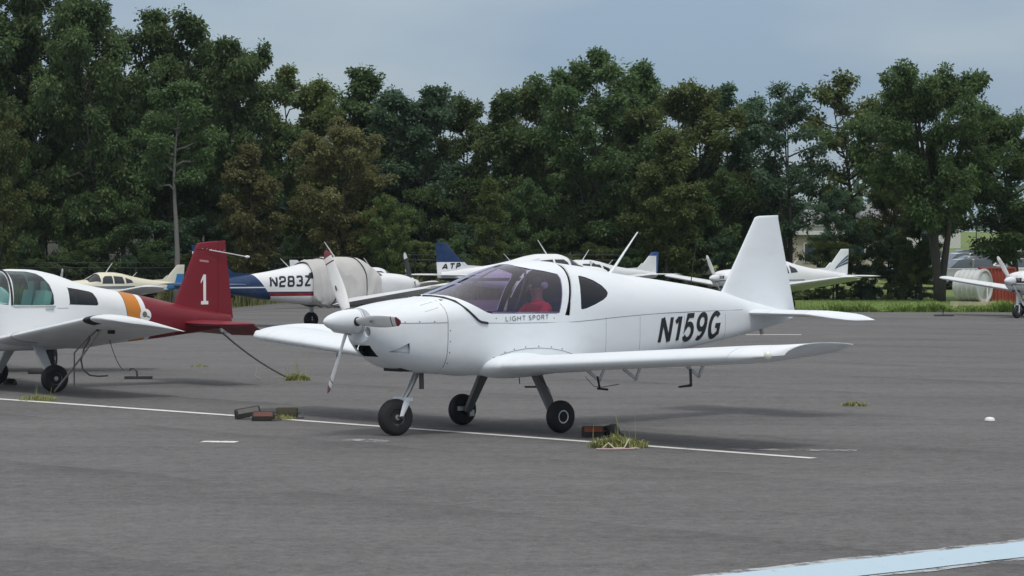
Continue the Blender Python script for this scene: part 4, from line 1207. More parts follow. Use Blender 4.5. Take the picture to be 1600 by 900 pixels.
# black seal in front of the canopy, seams, screws
strip = [(1.290,1.534),(1.255,1.532),(1.202,1.516),(1.141,1.478),(1.059,1.386),(0.985,1.315),(0.93,1.268),(0.889,1.248),(0.80,1.234)]
for s in (1, -1):
    pts = []
    for (x, z) in strip:
        y = 0.03 if x > 1.285 else LM.y(x, min(z, LM.par(x)[1] - 0.004))
        pts.append((x, s * y, z + 0.002))
    MB().tube(pts, 0.021, 8, flat=0.6).build('canopy_seal', [M['black']], main, 60)
    seam('waist_seam', [(x, s * (LM.y(x, z) + 0.0005), z) for x, z in [(0.80,1.236),(.45,1.228),(0,1.226),(-.51,1.228),(-.85,1.245),(-1.165,1.265),(-1.6,1.285),(-2.1,1.301),(-2.85,1.311),(-3.6,1.314)]], main)
    seam('cowl_seam', [(1.33, s * (LM.y(1.33, z) + 0.0005), z) for z in np.linspace(.72, 1.49, 18)], main, 0.0032)
    seam('cowl_split_seam', [(x, s * (LM.y(x, 1.248) + 0.0005), 1.248) for x in np.linspace(2.08, 1.33, 14)], main)
    seam('wing_fillet_seam', [(x, s * (LM.y(x, z) + 0.0006), z) for x, z in [(.66,.70),(.70,.76),(.686,.825),(.64,.862),(.569,.887),(.42,.918),(.254,.938),(.06,.942),(-.13,.93),(-.30,.905),(-.446,.868),(-.6,.82)]], main)
    for xj in (-1.02, -1.62, -2.45, -3.25):
        zb_, zt_ = LM.par(xj)[0], LM.par(xj)[1]
        seam('skin_joint', [(xj, s * (LM.y(xj, z) + 0.0003), z) for z in np.linspace(zb_ + .03, 1.27, 12)], main, 0.0016)
    hat = [(1.569,1.439),(1.393,1.472),(1.401,1.41),(1.572,1.371),(1.569,1.439)]
    if s > 0: seam('oil_door_seam', [(x, LM.y(x, z) + 0.0006, z) for x, z in hat], main, 0.0022)
    for (x, z) in [(1.30, .80), (1.30, .92), (1.30, 1.04), (1.30, 1.16), (2.0, 1.262), (1.85, 1.262), (1.68, 1.262), (1.5, 1.262), (.55,.905),(.42,.937),(.254,.957),(.06,.962),(-.13,.95),(-.30,.925),(.70,.85), (.68,1.285), (-.17,1.275)]:
        sc_ = MB().lathe([(0.0075, 0), (0.006, 0.003)], 8, axis='y', c=(0, 0, 0)).build('screw', [M['steel']], main); sc_.location = (x, s * (LM.y(x, z) + 0.0005), z)
        if s < 0: sc_.rotation_euler = (R(180), 0, 0)
stroke_text('registration_number', 'N159G', M['decal_black'], main, (-1.95, .925), (-3.10, .972), .345, LM, 1, .172, lean=-0.085, gap=.24)
stroke_text('registration_number', 'N159G', M['decal_black'], main, (-3.10, .972), (-1.95, .925), .345, LM, -1, .20, lean=0.085, gap=.17)
stroke_text('model_lettering', 'LIGHT', M['decal_grey'], main, (.55, 1.249), (.255, 1.255), .056, LM, 1, .15)
stroke_text('model_lettering', 'SPORT', M['decal_grey'], main, (.215, 1.256), (-.085, 1.262), .056, LM, 1, .15)
# wing
WS = [(0.40, .74, 1.36, .725, .145, 2.0), (0.60, .72, 1.33, .735, .145, 2.0), (4.12, .60, 1.28, .955, .145, 0.5)]
TIP = [(4.125, .60, 1.28, .955, 0), (4.22, .598, 1.278, .959, .04), (4.31, .585, 1.27, .963, .11), (4.39, .555, 1.25, .967, .25), (4.46, .50, 1.21, .972, .46), (4.51, .43, 1.16, .977, .70), (4.55, .33, 1.085, .982, .90), (4.57, .24, 1.01, .986, 1.0)]
def tip_cap(mb, secs, side):
    """tip whose top runs on while the under surface sweeps up to meet it; secs: (y, x_leading, chord, z, sweep 0..1)"""
    rings = []
    for (y, xl, ch, z, k) in secs:
        af = airfoil(16, .145, .02, 0, 1); n = len(af); h_ = n // 2
        ring = []
        for i, (u, v) in enumerate(af):
            fl = 1 - .32 * k
            if i > h_: v = v + (af[n - 1 - i][1] * fl - .006 - v) * k
            else: v = v * fl
            ring.append((xl - u * ch, side * y, z + (v + .07 * u * k) * 1.28))
        rings.append(ring)
    return mb.rings(rings)
for s in (1, -1):
    wg = wing(MB(), interp_secs(WS, 0.40, 4.12, 8), 0, .745, side=s).build('wing', [M['white']], main, 40)
    tip_cap(MB(), TIP, s).build('wing_tip', [M['white']], wg, 50)
    wing(MB(), interp_secs(WS, 0.62, 2.22, 4), .752, 1, side=s, n=5, droop=2).build('flap', [M['white']], main, 40)
    wing(MB(), interp_secs(WS, 2.25, 4.10, 4), .752, 1, side=s, n=5).build('aileron', [M['white']], main, 40)
    fl = [(0.40, .86, 1.62, .735, .20, 2.0), (0.56, .80, 1.50, .735, .18, 2.0), (0.66, .735, 1.36, .738, .155, 2.0), (0.72, .718, 1.325, .741, .147, 2)]
    wing(MB(), fl, 0, 1, side=s).build('wing_fillet', [M['white']], main, 60)
    # flap and aileron hinge brackets, open triangles of bent plate
    for yb in (1.02, 1.62, 2.62):
        zz = float(np.interp(yb, [.6, 4.1], [.665, .895])) - 0.012
        br = MB()
        for a, b_ in (((-.28, zz + .01), (-.46, zz - .105)), ((-.46, zz - .105), (-.52, zz + .01)),):
            dx, dz = b_[0] - a[0], b_[1] - a[1]; L_ = math.hypot(dx, dz)
            br.box(((a[0] + b_[0]) / 2, s * yb, (a[1] + b_[1]) / 2), (L_ + .02, 0.012, 0.035), Matrix.Rotation(-math.atan2(dz, dx), 3, 'Y'))
        br.build('hinge_bracket', [M['alu']], main)
    MB().lathe([(0.005, -.05), (.03, -.04), (0.045, -.01), (0.045, 0.015), (0.02, 0.04)], 16, axis='y', c=(.41, s * 4.50, .988)).build('wing_tip_light', [M['clear_lamp']], main, 60)
MB().tube([(-.1, 2.86, .78), (-.1, 2.87, .60)], 0.019, 8, flat=0.6).tube([(-.10, 2.87, .605), (.08, 2.87, .595)], [0.016, 0.010], 8).build('pitot_mast', [M['steel']], main, 50)
MB().tube([(-.2, 1.27, .64), (-.22, 1.29, .50)], 0.012, 8).tube([(-.2, 1.27, .505), (-.33, 1.30, .49)], 0.012, 8).build('tie_down_hook', [M['black']], main, 50)
MB().tube([(-.28, .98, .62), (-.3, 1.10, .52), (-.3, 1.24, .515), (-.3, 1.52, .56)], 0.004, 6).build('tie_down_string', [M['rope_dark']], main, 50)
MB().tube([(0.12, .30, .62), (.12, .31, .53)], 0.006, 6).build('drain_pipe', [M['steel']], main)
MB().tube([(0.14, .42, .50), (0.02, .50, .50)], 0.011, 6).build('step_peg', [M['steel']], main)
# tail
FM = Fin((-3.30, 1.40), (-3.955, 2.43), (-4.388, 2.445), (-4.70, 1.23), .085)
FM.build(MB(), 0, 1.0, 16, 10, tip=0.045).build('fin', [M['white']], main, 40)
SS = [(0.0, -3.74, .80, 1.275, .10, 0), (1.12, -3.68, .84, 1.275, .10, 0)]
ST = [(1.125, -3.68, .84, 1.275, .10, 0), (1.18, -3.70, .84, 1.270, .095, 0), (1.24, -3.78, .80, 1.255, .08, 0), (1.30, -3.94, .68, 1.230, .055, 0), (1.345, -4.16, .50, 1.205, .03, 0), (1.36, -4.32, .36, 1.195, .015, 0)]
for s in (1, -1):
    sb = wing(MB(), interp_secs(SS, 0.02, 1.12, 4), 0, 1, side=s, camber=0, n=12).build('stabilator', [M['white']], main, 40)
    wing(MB(), ST, 0, 1, side=s, camber=0, n=12).build('stabilator_tip', [M['white']], sb, 50)
MB().tube([(-4.08, 0, 1.07), (-4.10, 0, 1.0)], [0.03, 0.022], 8).build('tail_skid', [M['alu']], main, 50)
MB().prism([(-4.35, 1.13), (-4.62, 1.20), (-4.62, 1.24), (-4.3, 1.24)], 'y', -0.03, 0.03).build('tail_fairing', [M['white']], main)
# antennas
MB().tube([(-1.53, 0, 1.77), (-1.60, 0, 1.83), (-1.78, 0, 2.035), (-1.985, 0, 2.262)], [0.026, 0.021, 0.015, 0.009], 10, flat=0.7).build('antenna', [M['white']], main, 50)
MB().tube([(-2.86, 0, 1.59), (-2.90, 0, 1.85), (-2.975, 0, 2.19)], [0.007, 0.005, 0.003], 6).build('whip_antenna', [M['black']], main, 50)
MB().prism([(-.26, 1.915), (-.40, 1.95), (-.44, 1.952), (-.42, 1.915)], 'y', -0.012, 0.012).build('antenna_blade', [M['white']], main)
# engine
propeller(main, 2.27, 1.267, .90, (1, 121, 242), .145, M['prop_white'], sp_len=.455, sp_r=.138, logo=True)
MB().box((1.93, 0, .95), (0.02, 0.34, 0.15)).box((1.68, 0, 1.08), (0.5, 0.44, 0.30)).lathe([(0.07, 2.0), (0.07, 2.2)], 16, axis='x', c=(0, 0, 1.267)).build('engine', [M['black']], main)
for s in (1, -1):
    MB().lathe([(0.060, 2.02), (0.066, 2.10), (0.062, 2.155), (0.054, 2.155), (0.053, 2.02)], 20, axis='x', c=(0, s * 0.165, 1.155), close=True).build('air_inlet', [M['white']], main, 50)
MB().tube([(1.37, .10, .70), (1.365, .10, .505)], 0.027, 12).build('exhaust_pipe', [M['steel']], main, 50)
MB().box((1.62, 0.05, .735), (0.24, 0.3, 0.05)).build('cowl_outlet', [M['black']], main)
# landing gear
MB().tube([(1.345, .0, .70), (1.47, .005, .50), (1.585, .02, .36)], [0.036, 0.034, 0.030], 12).build('nose_strut', [M['alu']], main, 50)
fk = MB()
for s in (1, -1):
    fk.tube([(1.575, .03 + s * .095, .40), (1.62, .035 + s * .10, .33), (1.685, .045 + s * .10, .205)], [0.04, 0.04, 0.022], 10, flat=0.35, up=(0, 1, 0))
fk.box((1.575, .03, .40), (0.09, 0.24, 0.035)).build('nose_fork', [M['white']], main, 50)
nw = wheel(main, (1.69, .045, .203), .203, .145, .085, 1, steer=R(-8))
nw.name = 'nose_wheel'
MB().tube([(1.685, -.085, .205), (1.69, .175, .205)], 0.016, 10).build('axle', [M['steel']], main, 50)
for s in (1, -1):
    lg = MB(); rings = []
    for t in (0, .25, .5, .75, 1):
        p = Vector((0.0, s * .42, .70)).lerp(Vector((0.0, s * .775, .17)), t); w = .068 - .022 * t; h = .022
        nrm = Vector((0, s * .53, .355)).normalized() * h
        rings.append([p + Vector((w, 0, 0)) + nrm, p + Vector((-w, 0, 0)) + nrm, p + Vector((-w, 0, 0)) - nrm, p + Vector((w, 0, 0)) - nrm])
    lg.rings(rings).build('gear_leg', [M['gear_grey']], main)
    MB().tube([(0, s * .76, .18), (0, s * .93, .18)], 0.018, 10).build('axle', [M['steel']], main, 50)
    mw_ = wheel(main, (0, s * .875, .182), .182, .13, .072, s, 'main_wheel', hubmat=M['black'])
    MB().lathe([(.060, s * .050), (.066, s * .056), (.073, s * .056), (.077, s * .050), (.070, s * .044)], 28, close=True).build('hub_ring', [M['decal_white']], mw_, 60)
    MB().box((0.05, s * .795, .20), (0.16, 0.03, 0.05)).box((-0.07, s * .80, .14), (0.07, 0.045, 0.07)).build('brake_caliper', [M['alu']], main)
    MB().tube([(0.02, s * .44, .69), (-.05, s * .62, .48), (-.03, s * .77, .24)], 0.004, 5).build('brake_line', [M['black']], main)

# ------------------------------------------------------------------ pilot
M['skin'] = plain('skin', (0.30, 0.17, 0.12), 0.55, var=0.06)
M['shirt'] = plain('red shirt cloth', (0.50, 0.018, 0.04), 0.85, var=0.15, vscale=14, bump=0.3, bscale=30)
M['trousers'] = plain('dark trousers cloth', (0.03, 0.033, 0.045), 0.85, var=0.1)
M['cap'] = plain('dark hair', (0.02, 0.018, 0.017), 0.75, var=0.2, vscale=30)
def skin_body(joints, links, name, mats, parent, matf, sub=2):
    keys = list(joints); idx = {k: i for i, k in enumerate(keys)}
    me = bpy.data.meshes.new(name); me.from_pydata([joints[k][0] for k in keys], [(idx[a], idx[b]) for a, b in links], [])
    o = bpy.data.objects.new(name, me); COL.objects.link(o)
    bpy.context.view_layer.objects.active = o
    md = o.modifiers.new('s', 'SKIN'); md.use_smooth_shade = True
    for i, k in enumerate(keys):
        sv = me.skin_vertices[0].data[i]; r = joints[k][1]
        sv.radius = (r, r) if not isinstance(r, tuple) else r
        sv.use_root = (i == 0)
    sb = o.modifiers.new('u', 'SUBSURF'); sb.levels = sub; sb.render_levels = sub
    bpy.context.view_layer.update()
    dg = bpy.context.evaluated_depsgraph_get()
    m2 = bpy.data.meshes.new_from_object(o.evaluated_get(dg))
    bpy.data.objects.remove(o, do_unlink=True)
    m2.materials.clear()
    for m in mats: m2.materials.append(m)
    for p in m2.polygons:
        p.material_index = matf(p.center); p.use_smooth = True
    ob = bpy.data.objects.new(name, m2); COL.objects.link(ob)
    if parent: ob.parent = parent
    return ob
def world_main(p):
    a = R(220); c, s = math.cos(a), math.sin(a)
    return Vector((-0.02 + p[0] * c - p[1] * s, 29.32 + p[0] * s + p[1] * c, p[2]))
PY = 0.26
J = {'pelvis': ((-.17, PY, 1.02), (.15, .12)), 'waist': ((-.19, PY, 1.14), (.15, .105)), 'chest': ((-.20, PY, 1.30), (.175, .12)), 'neckb': ((-.20, PY, 1.43), (.10, .085)), 'neck': ((-.185, PY, 1.50), .055),
     'headl': ((-.175, PY, 1.575), (.07, .085)), 'headm': ((-.18, PY, 1.645), (.078, .098)), 'headt': ((-.185, PY, 1.715), (.062, .075)),
     'shl': ((-.19, PY + .17, 1.395), .068), 'ell': ((-.02, PY + .20, 1.19), .048), 'wrl': ((.24, PY + .13, 1.16), .034), 'hnl': ((.33, PY + .10, 1.16), (.036, .022)),
     'shr': ((-.19, PY - .17, 1.395), .068), 'elr': ((.0, PY - .21, 1.20), .048), 'wrr': ((.27, PY - .10, 1.19), .034), 'hnr': ((.36, PY - .06, 1.20), (.036, .022)),
     'hpl': ((-.12, PY + .09, 1.0), .085), 'knl': ((.36, PY + .12, 1.03), .065), 'anl': ((.66, PY + .10, .79), .045), 'tol': ((.80, PY + .10, .76), .035),
     'hpr': ((-.12, PY - .09, 1.0), .085), 'knr': ((.36, PY - .12, 1.03), .065), 'anr': ((.66, PY - .10, .79), .045), 'tor': ((.80, PY - .10, .76), .035)}
LK = [('pelvis', 'waist'), ('waist', 'chest'), ('chest', 'neckb'), ('neckb', 'neck'), ('neck', 'headl'), ('headl', 'headm'), ('headm', 'headt'), ('chest', 'shl'), ('shl', 'ell'), ('ell', 'wrl'), ('wrl', 'hnl'),
      ('chest', 'shr'), ('shr', 'elr'), ('elr', 'wrr'), ('wrr', 'hnr'), ('pelvis', 'hpl'), ('hpl', 'knl'), ('knl', 'anl'), ('anl', 'tol'), ('pelvis', 'hpr'), ('hpr', 'knr'), ('knr', 'anr'), ('anr', 'tor')]
for k, base in (('l', 1), ('r', -1)):           # fingers and thumb curled on the stick and the lap
    hb = Vector(J['hn' + k][0])
    for fi in range(4):
        yo = (fi - 1.5) * 0.018
        J[f'f{k}{fi}a'] = (tuple(hb + Vector((.045, yo, .004))), .009); J[f'f{k}{fi}b'] = (tuple(hb + Vector((.072 - .004 * abs(fi - 1), yo, -.018))), .008)
        LK += [('hn' + k, f'f{k}{fi}a'), (f'f{k}{fi}a', f'f{k}{fi}b')]
    J[f't{k}a'] = (tuple(hb + Vector((.012, -base * .045, .008))), .010); J[f't{k}b'] = (tuple(hb + Vector((.045, -base * .05, -.004))), .008)
    LK += [('hn' + k, f't{k}a'), (f't{k}a', f't{k}b')]
def matf(c):
    if c.z > 1.475: return 0
    if c.x > 0.22 and c.z > 1.10: return 0
    if c.z < 1.085 and c.x > -0.2 or (c.z < 1.05): return 2
    return 1
per = skin_body(J, LK, 'person', [M['skin'], M['shirt'], M['trousers']], None, matf)
per.location = (-0.02, 29.32, 0); per.rotation_euler = (0, 0, R(220))
tag(per, 'person in a red shirt and headset sitting under the tinted canopy', 'person')
def lens(mb, c, d, seg=16, rings=10, cut=None, noise=0.0):
    rr = []
    for i in range(rings + 1):
        t = math.pi * i / rings
        if cut is not None and math.cos(t) < cut: break
        rr.append([(c[0] + d[0] * math.sin(t) * math.cos(2 * math.pi * k / seg), c[1] + d[1] * math.sin(t) * math.sin(2 * math.pi * k / seg), c[2] + d[2] * math.cos(t)) for k in range(seg)])
    return mb.rings(rr)
lens(MB(), (-.20, PY, 1.645), (.118, .098, .128), 24, 16, -0.35).build('hair', [M['cap']], per, 80)
MB().add([(-.085, PY - .02, 1.65), (-.085, PY + .02, 1.65), (-.05, PY, 1.615), (-.085, PY, 1.60), (-.09, PY, 1.67)], [(0, 2, 4), (1, 4, 2), (0, 3, 2), (1, 2, 3)]).build('nose', [M['skin']], per, 80)
for s in (1, -1):
    MB().lathe([(0.006, 0), (0.010, .003)], 8, axis='x', c=(-.089, PY + s * .032, 1.655)).build('eye', [M['black']], per)
MB().box((-.086, PY, 1.585), (.008, .045, .008)).build('mouth', [plain('lips', (.3, .13, .11), .5)], per)
hs = MB()
for s in (1, -1):
    hs.lathe([(0.012, s * .028), (0.036, s * .026), (0.042, s * .012), (0.042, -s * .012), (0.03, -s * .016)], 18, axis='y', c=(-.20, PY + s * .105, 1.645))
hs.build('headset_cup', [M['alu']], per, 50)
MB().tube([(-.20, PY + .118 * math.cos(a), 1.66 + .135 * math.sin(a)) for a in np.linspace(0, math.pi, 13)], 0.011, 8).build('headset_band', [M['black']], per, 50)
MB().tube([(-.19, PY + .115, 1.63), (-.12, PY + .11, 1.585), (-.07, PY + .03, 1.58)], 0.004, 6).build('headset_microphone', [M['black']], per, 50)

# ------------------------------------------------------------------ the white, orange and maroon aircraft at the left
G_LOC, G_ANG = (-7.253, 38.058, 0), R(180 + 32)
gru = empty('low_wing_aircraft', G_LOC, G_ANG)
tag(gru, 'white aircraft with orange band and maroon tail numbered 1, tied down at the left', 'aircraft')
def gworld(p):
    c, s = math.cos(G_ANG), math.sin(G_ANG)
    return Vector((G_LOC[0] + p[0] * c - p[1] * s, G_LOC[1] + p[0] * s + p[1] * c, p[2]))
ORANGE = (0.55, 0.19, 0.015); MAROON = (0.17, 0.010, 0.020)
M['g_body'] = livery('white orange maroon paint', (0.76, 0.78, 0.79), [((0.12, 0.10, 0.08), [(-1, .19, -1.700)]), (ORANGE, [(-1, .19, -1.712)]), ((0.74, 0.75, 0.76), [(-1, .19, -1.959)]), (MAROON, [(-1, .19, -2.045)])], dirt=0.08, rough=0.3)
LG = Loft([(2.2,.88,1.22,.25,1.05,2.2,2.2),(1.95,.72,1.28,.40,1.03,2.4,2.8),(1.2,.60,1.34,.49,1.05,2.6,3.5),(.85,.58,1.43,.51,1.12,2.4,4),(.55,.57,1.68,.52,1.2,2.3,4.5),(.25,.57,1.778,.52,1.22,2.3,4.5),(-.05,.57,1.77,.515,1.24,2.3,4.5),
           (-.38,.58,1.712,.50,1.24,2.3,4.5),(-.84,.605,1.565,.455,1.20,2.3,4.2),(-1.6,.67,1.418,.345,1.1,2.2,4.2),(-2.1,.715,1.318,.275,1.03,2.1,4),(-2.5,.76,1.225,.215,1.0,2.1,3.5),(-3.1,.83,1.11,.12,.97,2.,3),(-3.38,.88,1.06,.06,.95,2.,2.5)])
g_ws = [(1.02,1.37),(.90,1.33),(.75,1.29),(.44,1.255),(.415,1.40),(.40,1.62),(.405,1.85),(.8,1.85),(1.02,1.6)]
g_side = [(.365,1.252),(-.20,1.246),(-.262,1.25),(-.275,1.27),(-.268,1.40),(-.225,1.55),(-.15,1.66),(-.07,1.712),(.06,1.742),(.355,1.752),(.345,1.62),(.355,1.40)]
g_rear = [(-.50,1.505),(-.515,1.49),(-.525,1.27),(-.51,1.252),(-.98,1.232),(-1.005,1.25),(-.985,1.34),(-.94,1.415),(-.89,1.44),(-.70,1.477)]
cs = [cutter(g_ws), cutter(g_side), cutter(g_rear)]
mbo = MB(); LG.body(mbo, 90, 72, 0.0); gh = mbo.build('fuselage', [M['g_body'], M['interior_g']], gru)
mbi = MB(); LG.body(mbi, 90, 72, -0.016, LG.x0 + 0.05, LG.x1 - 0.02); mbi.mi = [1] * len(mbi.f); inner = mbi.build('inner', [M['g_body'], M['interior_g']])
boolean(gh, [inner], 'DIFFERENCE'); kill(inner)
for c in cs: boolean(gh, [c], 'DIFFERENCE')
finish(gh, 30)
M['green_dark'] = glass('dark green tinted glass', (0.30, 0.37, 0.37), 1.3)
pane_from('windshield', LG, M['green_glass'], gru, cs[0]); pane_from('canopy_window', LG, M['green_glass'], gru, cs[1]); pane_from('rear_window', LG, M['green_dark'], gru, cs[2])
for c in cs: kill(c)
section_plate('rear_bulkhead', LG, -1.3, -0.03, M['interior_g'], gru)
section_plate('instrument_panel', LG, 0.85, -0.03, M['interior'], gru, 1.36)
MB().box((.2, 0, .64), (1.4, .78, .04)).build('cabin_floor', [M['interior_g']], gru)
for s in (1, -1):
    MB().box((.12, s * .24, .9), (.5, .42, .14)).box((-.16, s * .24, 1.17), (.11, .40, .58), Matrix.Rotation(R(-12), 3, 'Y')).box((-.235, s * .24, 1.52), (.06, .22, .16)).build('seat', [M['interior_g']], gru)
    MB().tube([LG.pt(.385 - .01 * t, R(3 + 84 * t) if s > 0 else R(177 - 84 * t), 0.002) for t in [i / 10 for i in range(11)]], 0.017, 8).build('canopy_bow', [M['black']], gru, 50)
    MB().tube([(.36, s * (LG.y(.36, 1.235) + .002), 1.235), (.0, s * (LG.y(0, 1.232) + .002), 1.232), (-.29, s * (LG.y(-.29, 1.23) + .002), 1.23)], 0.012, 8).build('canopy_rail', [M['alu']], gru, 50)
    MB().box((-.20, s * (LG.y(-.2, 1.19) + .008), 1.19), (.13, .015, .016)).build('door_handle', [M['alu']], gru)
    seam('waist_seam', [(x, s * (LG.y(x, 1.20) + .0005), 1.20) for x in np.linspace(-.32, -.5, 4)], gru)
    rd = MB(); LG.patch(rd, [(-1.815 + .098 * math.cos(2 * math.pi * k / 24), 1.075 + .098 * math.sin(2 * math.pi * k / 24)) for k in range(24)], s, .004, .03); rd = rd.build('emblem', [M['decal_white']], gru)
    em = MB(); LG.patch(em, [(-1.80 + .040 * math.cos(2 * math.pi * k / 12), 1.09 + .045 * math.sin(2 * math.pi * k / 12)) for k in range(12)], s, .007, .03)
    em.build('emblem_mark', [plain('green emblem print', (0.13, 0.15, 0.10), .5)], rd)
    bar = MB(); LG.patch(bar, [(-1.825, 1.075), (-1.835, 1.05), (-1.89, 1.03), (-1.88, 1.055)], s, .007, .03); bar.build('emblem_bar', [M['decal_grey']], rd)
GW = [(0.38, .64, 1.40, .700, .115, 6.5), (0.6, .62, 1.38, .722, .115, 6.5), (3.28, .40, 1.36, 1.048, .115, 8.0), (3.46, .36, 1.33, 1.068, .105, 8.5), (3.56, .28, 1.26, 1.062, .08, 9), (3.62, .12, 1.08, 1.045, .05, 9), (3.64, -.10, .80, 1.02, .02, 9)]
for s in (1, -1):
    wg = wing(MB(), GW, 0, 1, 18, side=s).build('wing', [M['white2']], gru, 40)
    q = interp_secs(GW, 3.22, 3.40, 3); q = [(a, b + .004, c * 1.004, d, e * 1.04, f) for a, b, c, d, e, f in q]
    wing(MB(), q, 0, .13, 8, side=s).build('landing_light', [M['black']], wg, 40)
    q = interp_secs(GW, .98, .995, 2); q = [(a, b + .004, c * 1.006, d, e * 1.04, f) for a, b, c, d, e, f in q]
    wing(MB(), q, 0, .3, 8, side=s).build('wing_joint', [M['black']], wg, 40)
    MB().lathe([(.02, 0), (.025, .02), (.01, .03)], 10, axis='z', c=(.05, s * 2.9, .925)).build('tie_down_ring', [M['steel']], wg)
    MB().box((-.12, s * 2.98, .915), (.10, .03, .05)).build('aileron_bracket', [M['black']], wg)
    GS = [(0.04, -2.50, .92, .945, .09, 0), (1.22, -2.58, .84, .945, .09, 0), (1.33, -2.66, .74, .945, .06, 0), (1.36, -2.78, .6, .945, .02, 0)]
    st_ = wing(MB(), GS, 0, .60, 10, side=s, camber=0).build('stabilizer', [M['maroon']], gru, 40)
    wing(MB(), interp_secs(GS, .10, 1.32, 4), .61, 1, 6, side=s, camber=0, droop=34).build('elevator', [M['maroon']], gru, 40)
    lg = MB(); rings = []
    for t in (0, .3, .6, 1):
        p = Vector((-.02, s * .42, .72)).lerp(Vector((0, s * 1.1, .20)), t); w = .085 - .035 * t
        n_ = Vector((0, s * .52, .68)).normalized() * .022
        rings.append([p + Vector((w, 0, 0)) + n_, p + Vector((-w, 0, 0)) + n_, p + Vector((-w, 0, 0)) - n_, p + Vector((w, 0, 0)) - n_])
    lg.rings(rings).build('gear_leg', [M['white2']], gru)
    wheel(gru, (0, s * 1.2, .20), .20, .155, .09, s, 'main_wheel')
    MB().tube([(0, s * 1.06, .2), (0, s * 1.24, .2)], .018, 8).build('axle', [M['steel']], gru)
FG = Fin((-2.38, 1.14), (-2.805, 2.15), (-3.295, 2.185), (-3.43, 1.0), .07)
fg = FG.build(MB(), 0, .74, 12, 10).build('fin', [M['maroon']], gru, 40)
FG.build(MB(), .747, 1, 5, 10).build('rudder', [M['maroon']], gru, 40)
one = [(.0, .78), (.36, 1.0), (.70, 1.0), (.70, .115), (1.0, .115), (1.0, 0), (.02, 0), (.02, .115), (.34, .115), (.34, .84), (.0, .70)]
for s in (1, -1):
    V = []
    for u, v in one:
        x = -2.862 - .128 * (u if s > 0 else 1 - u); z = 1.222 + .462 * v
        V.append((x, s * (FG.y(x, z) + .006), z))
    MB().add(V, [tuple(range(len(V)))]).build('tail_number', [M['decal_white']], fg)
    pl = [(-2.845, 1.885), (-3.0, 1.868), (-3.0, 1.90), (-2.845, 1.917)]
    MB().add([(x, s * (FG.y(x, z) + .005), z) for x, z in pl], [(0, 1, 2, 3)]).build('tail_placard', [plain('pale red placard', (0.42, 0.22, 0.23), .6, var=0.5, vscale=90)], fg)
    for k in range(6):
        x = -2.90 - .075 * k; z = 2.085 - .006 * k
        MB().lathe([(.009, 0), (.006, s * .004)], 8, axis='y', c=(x, s * (FG.y(x, z) + .001), z)).build('rivet', [M['alu']], fg)
seam('fin_cap_seam', [(-2.79 - .05 * k, FG.y(-2.79 - .05 * k, 2.07) + .002, 2.07) for k in range(10)], fg, .004, M['black'])
MB().tube([(-3.0, .05, 2.065), (-3.3, .07, 2.015), (-3.60, .09, 1.962)], .008, 6).build('nav_antenna', [M['white2']], gru)
lens(MB(), (-3.63, .092, 1.957), (.045, .022, .022), 10, 8).build('antenna_bead', [M['decal_white']], gru, 80)
propeller(gru, 2.32, 1.06, .9, (60, 240), .13, M['prop_grey'], .36, .13, M['white2'])
MB().tube([(1.5, 0, .66), (1.42, 0, .42), (1.30, 0, .2)], .03, 8).build('nose_strut', [M['white2']], gru)
wheel(gru, (1.30, 0, .17), .17, .12, .07, 1, 'nose_wheel')
MB().tube([(-3.2, 0, .85), (-3.24, 0, .79)], .02, 8).build('tail_skid', [M['white2']], gru)

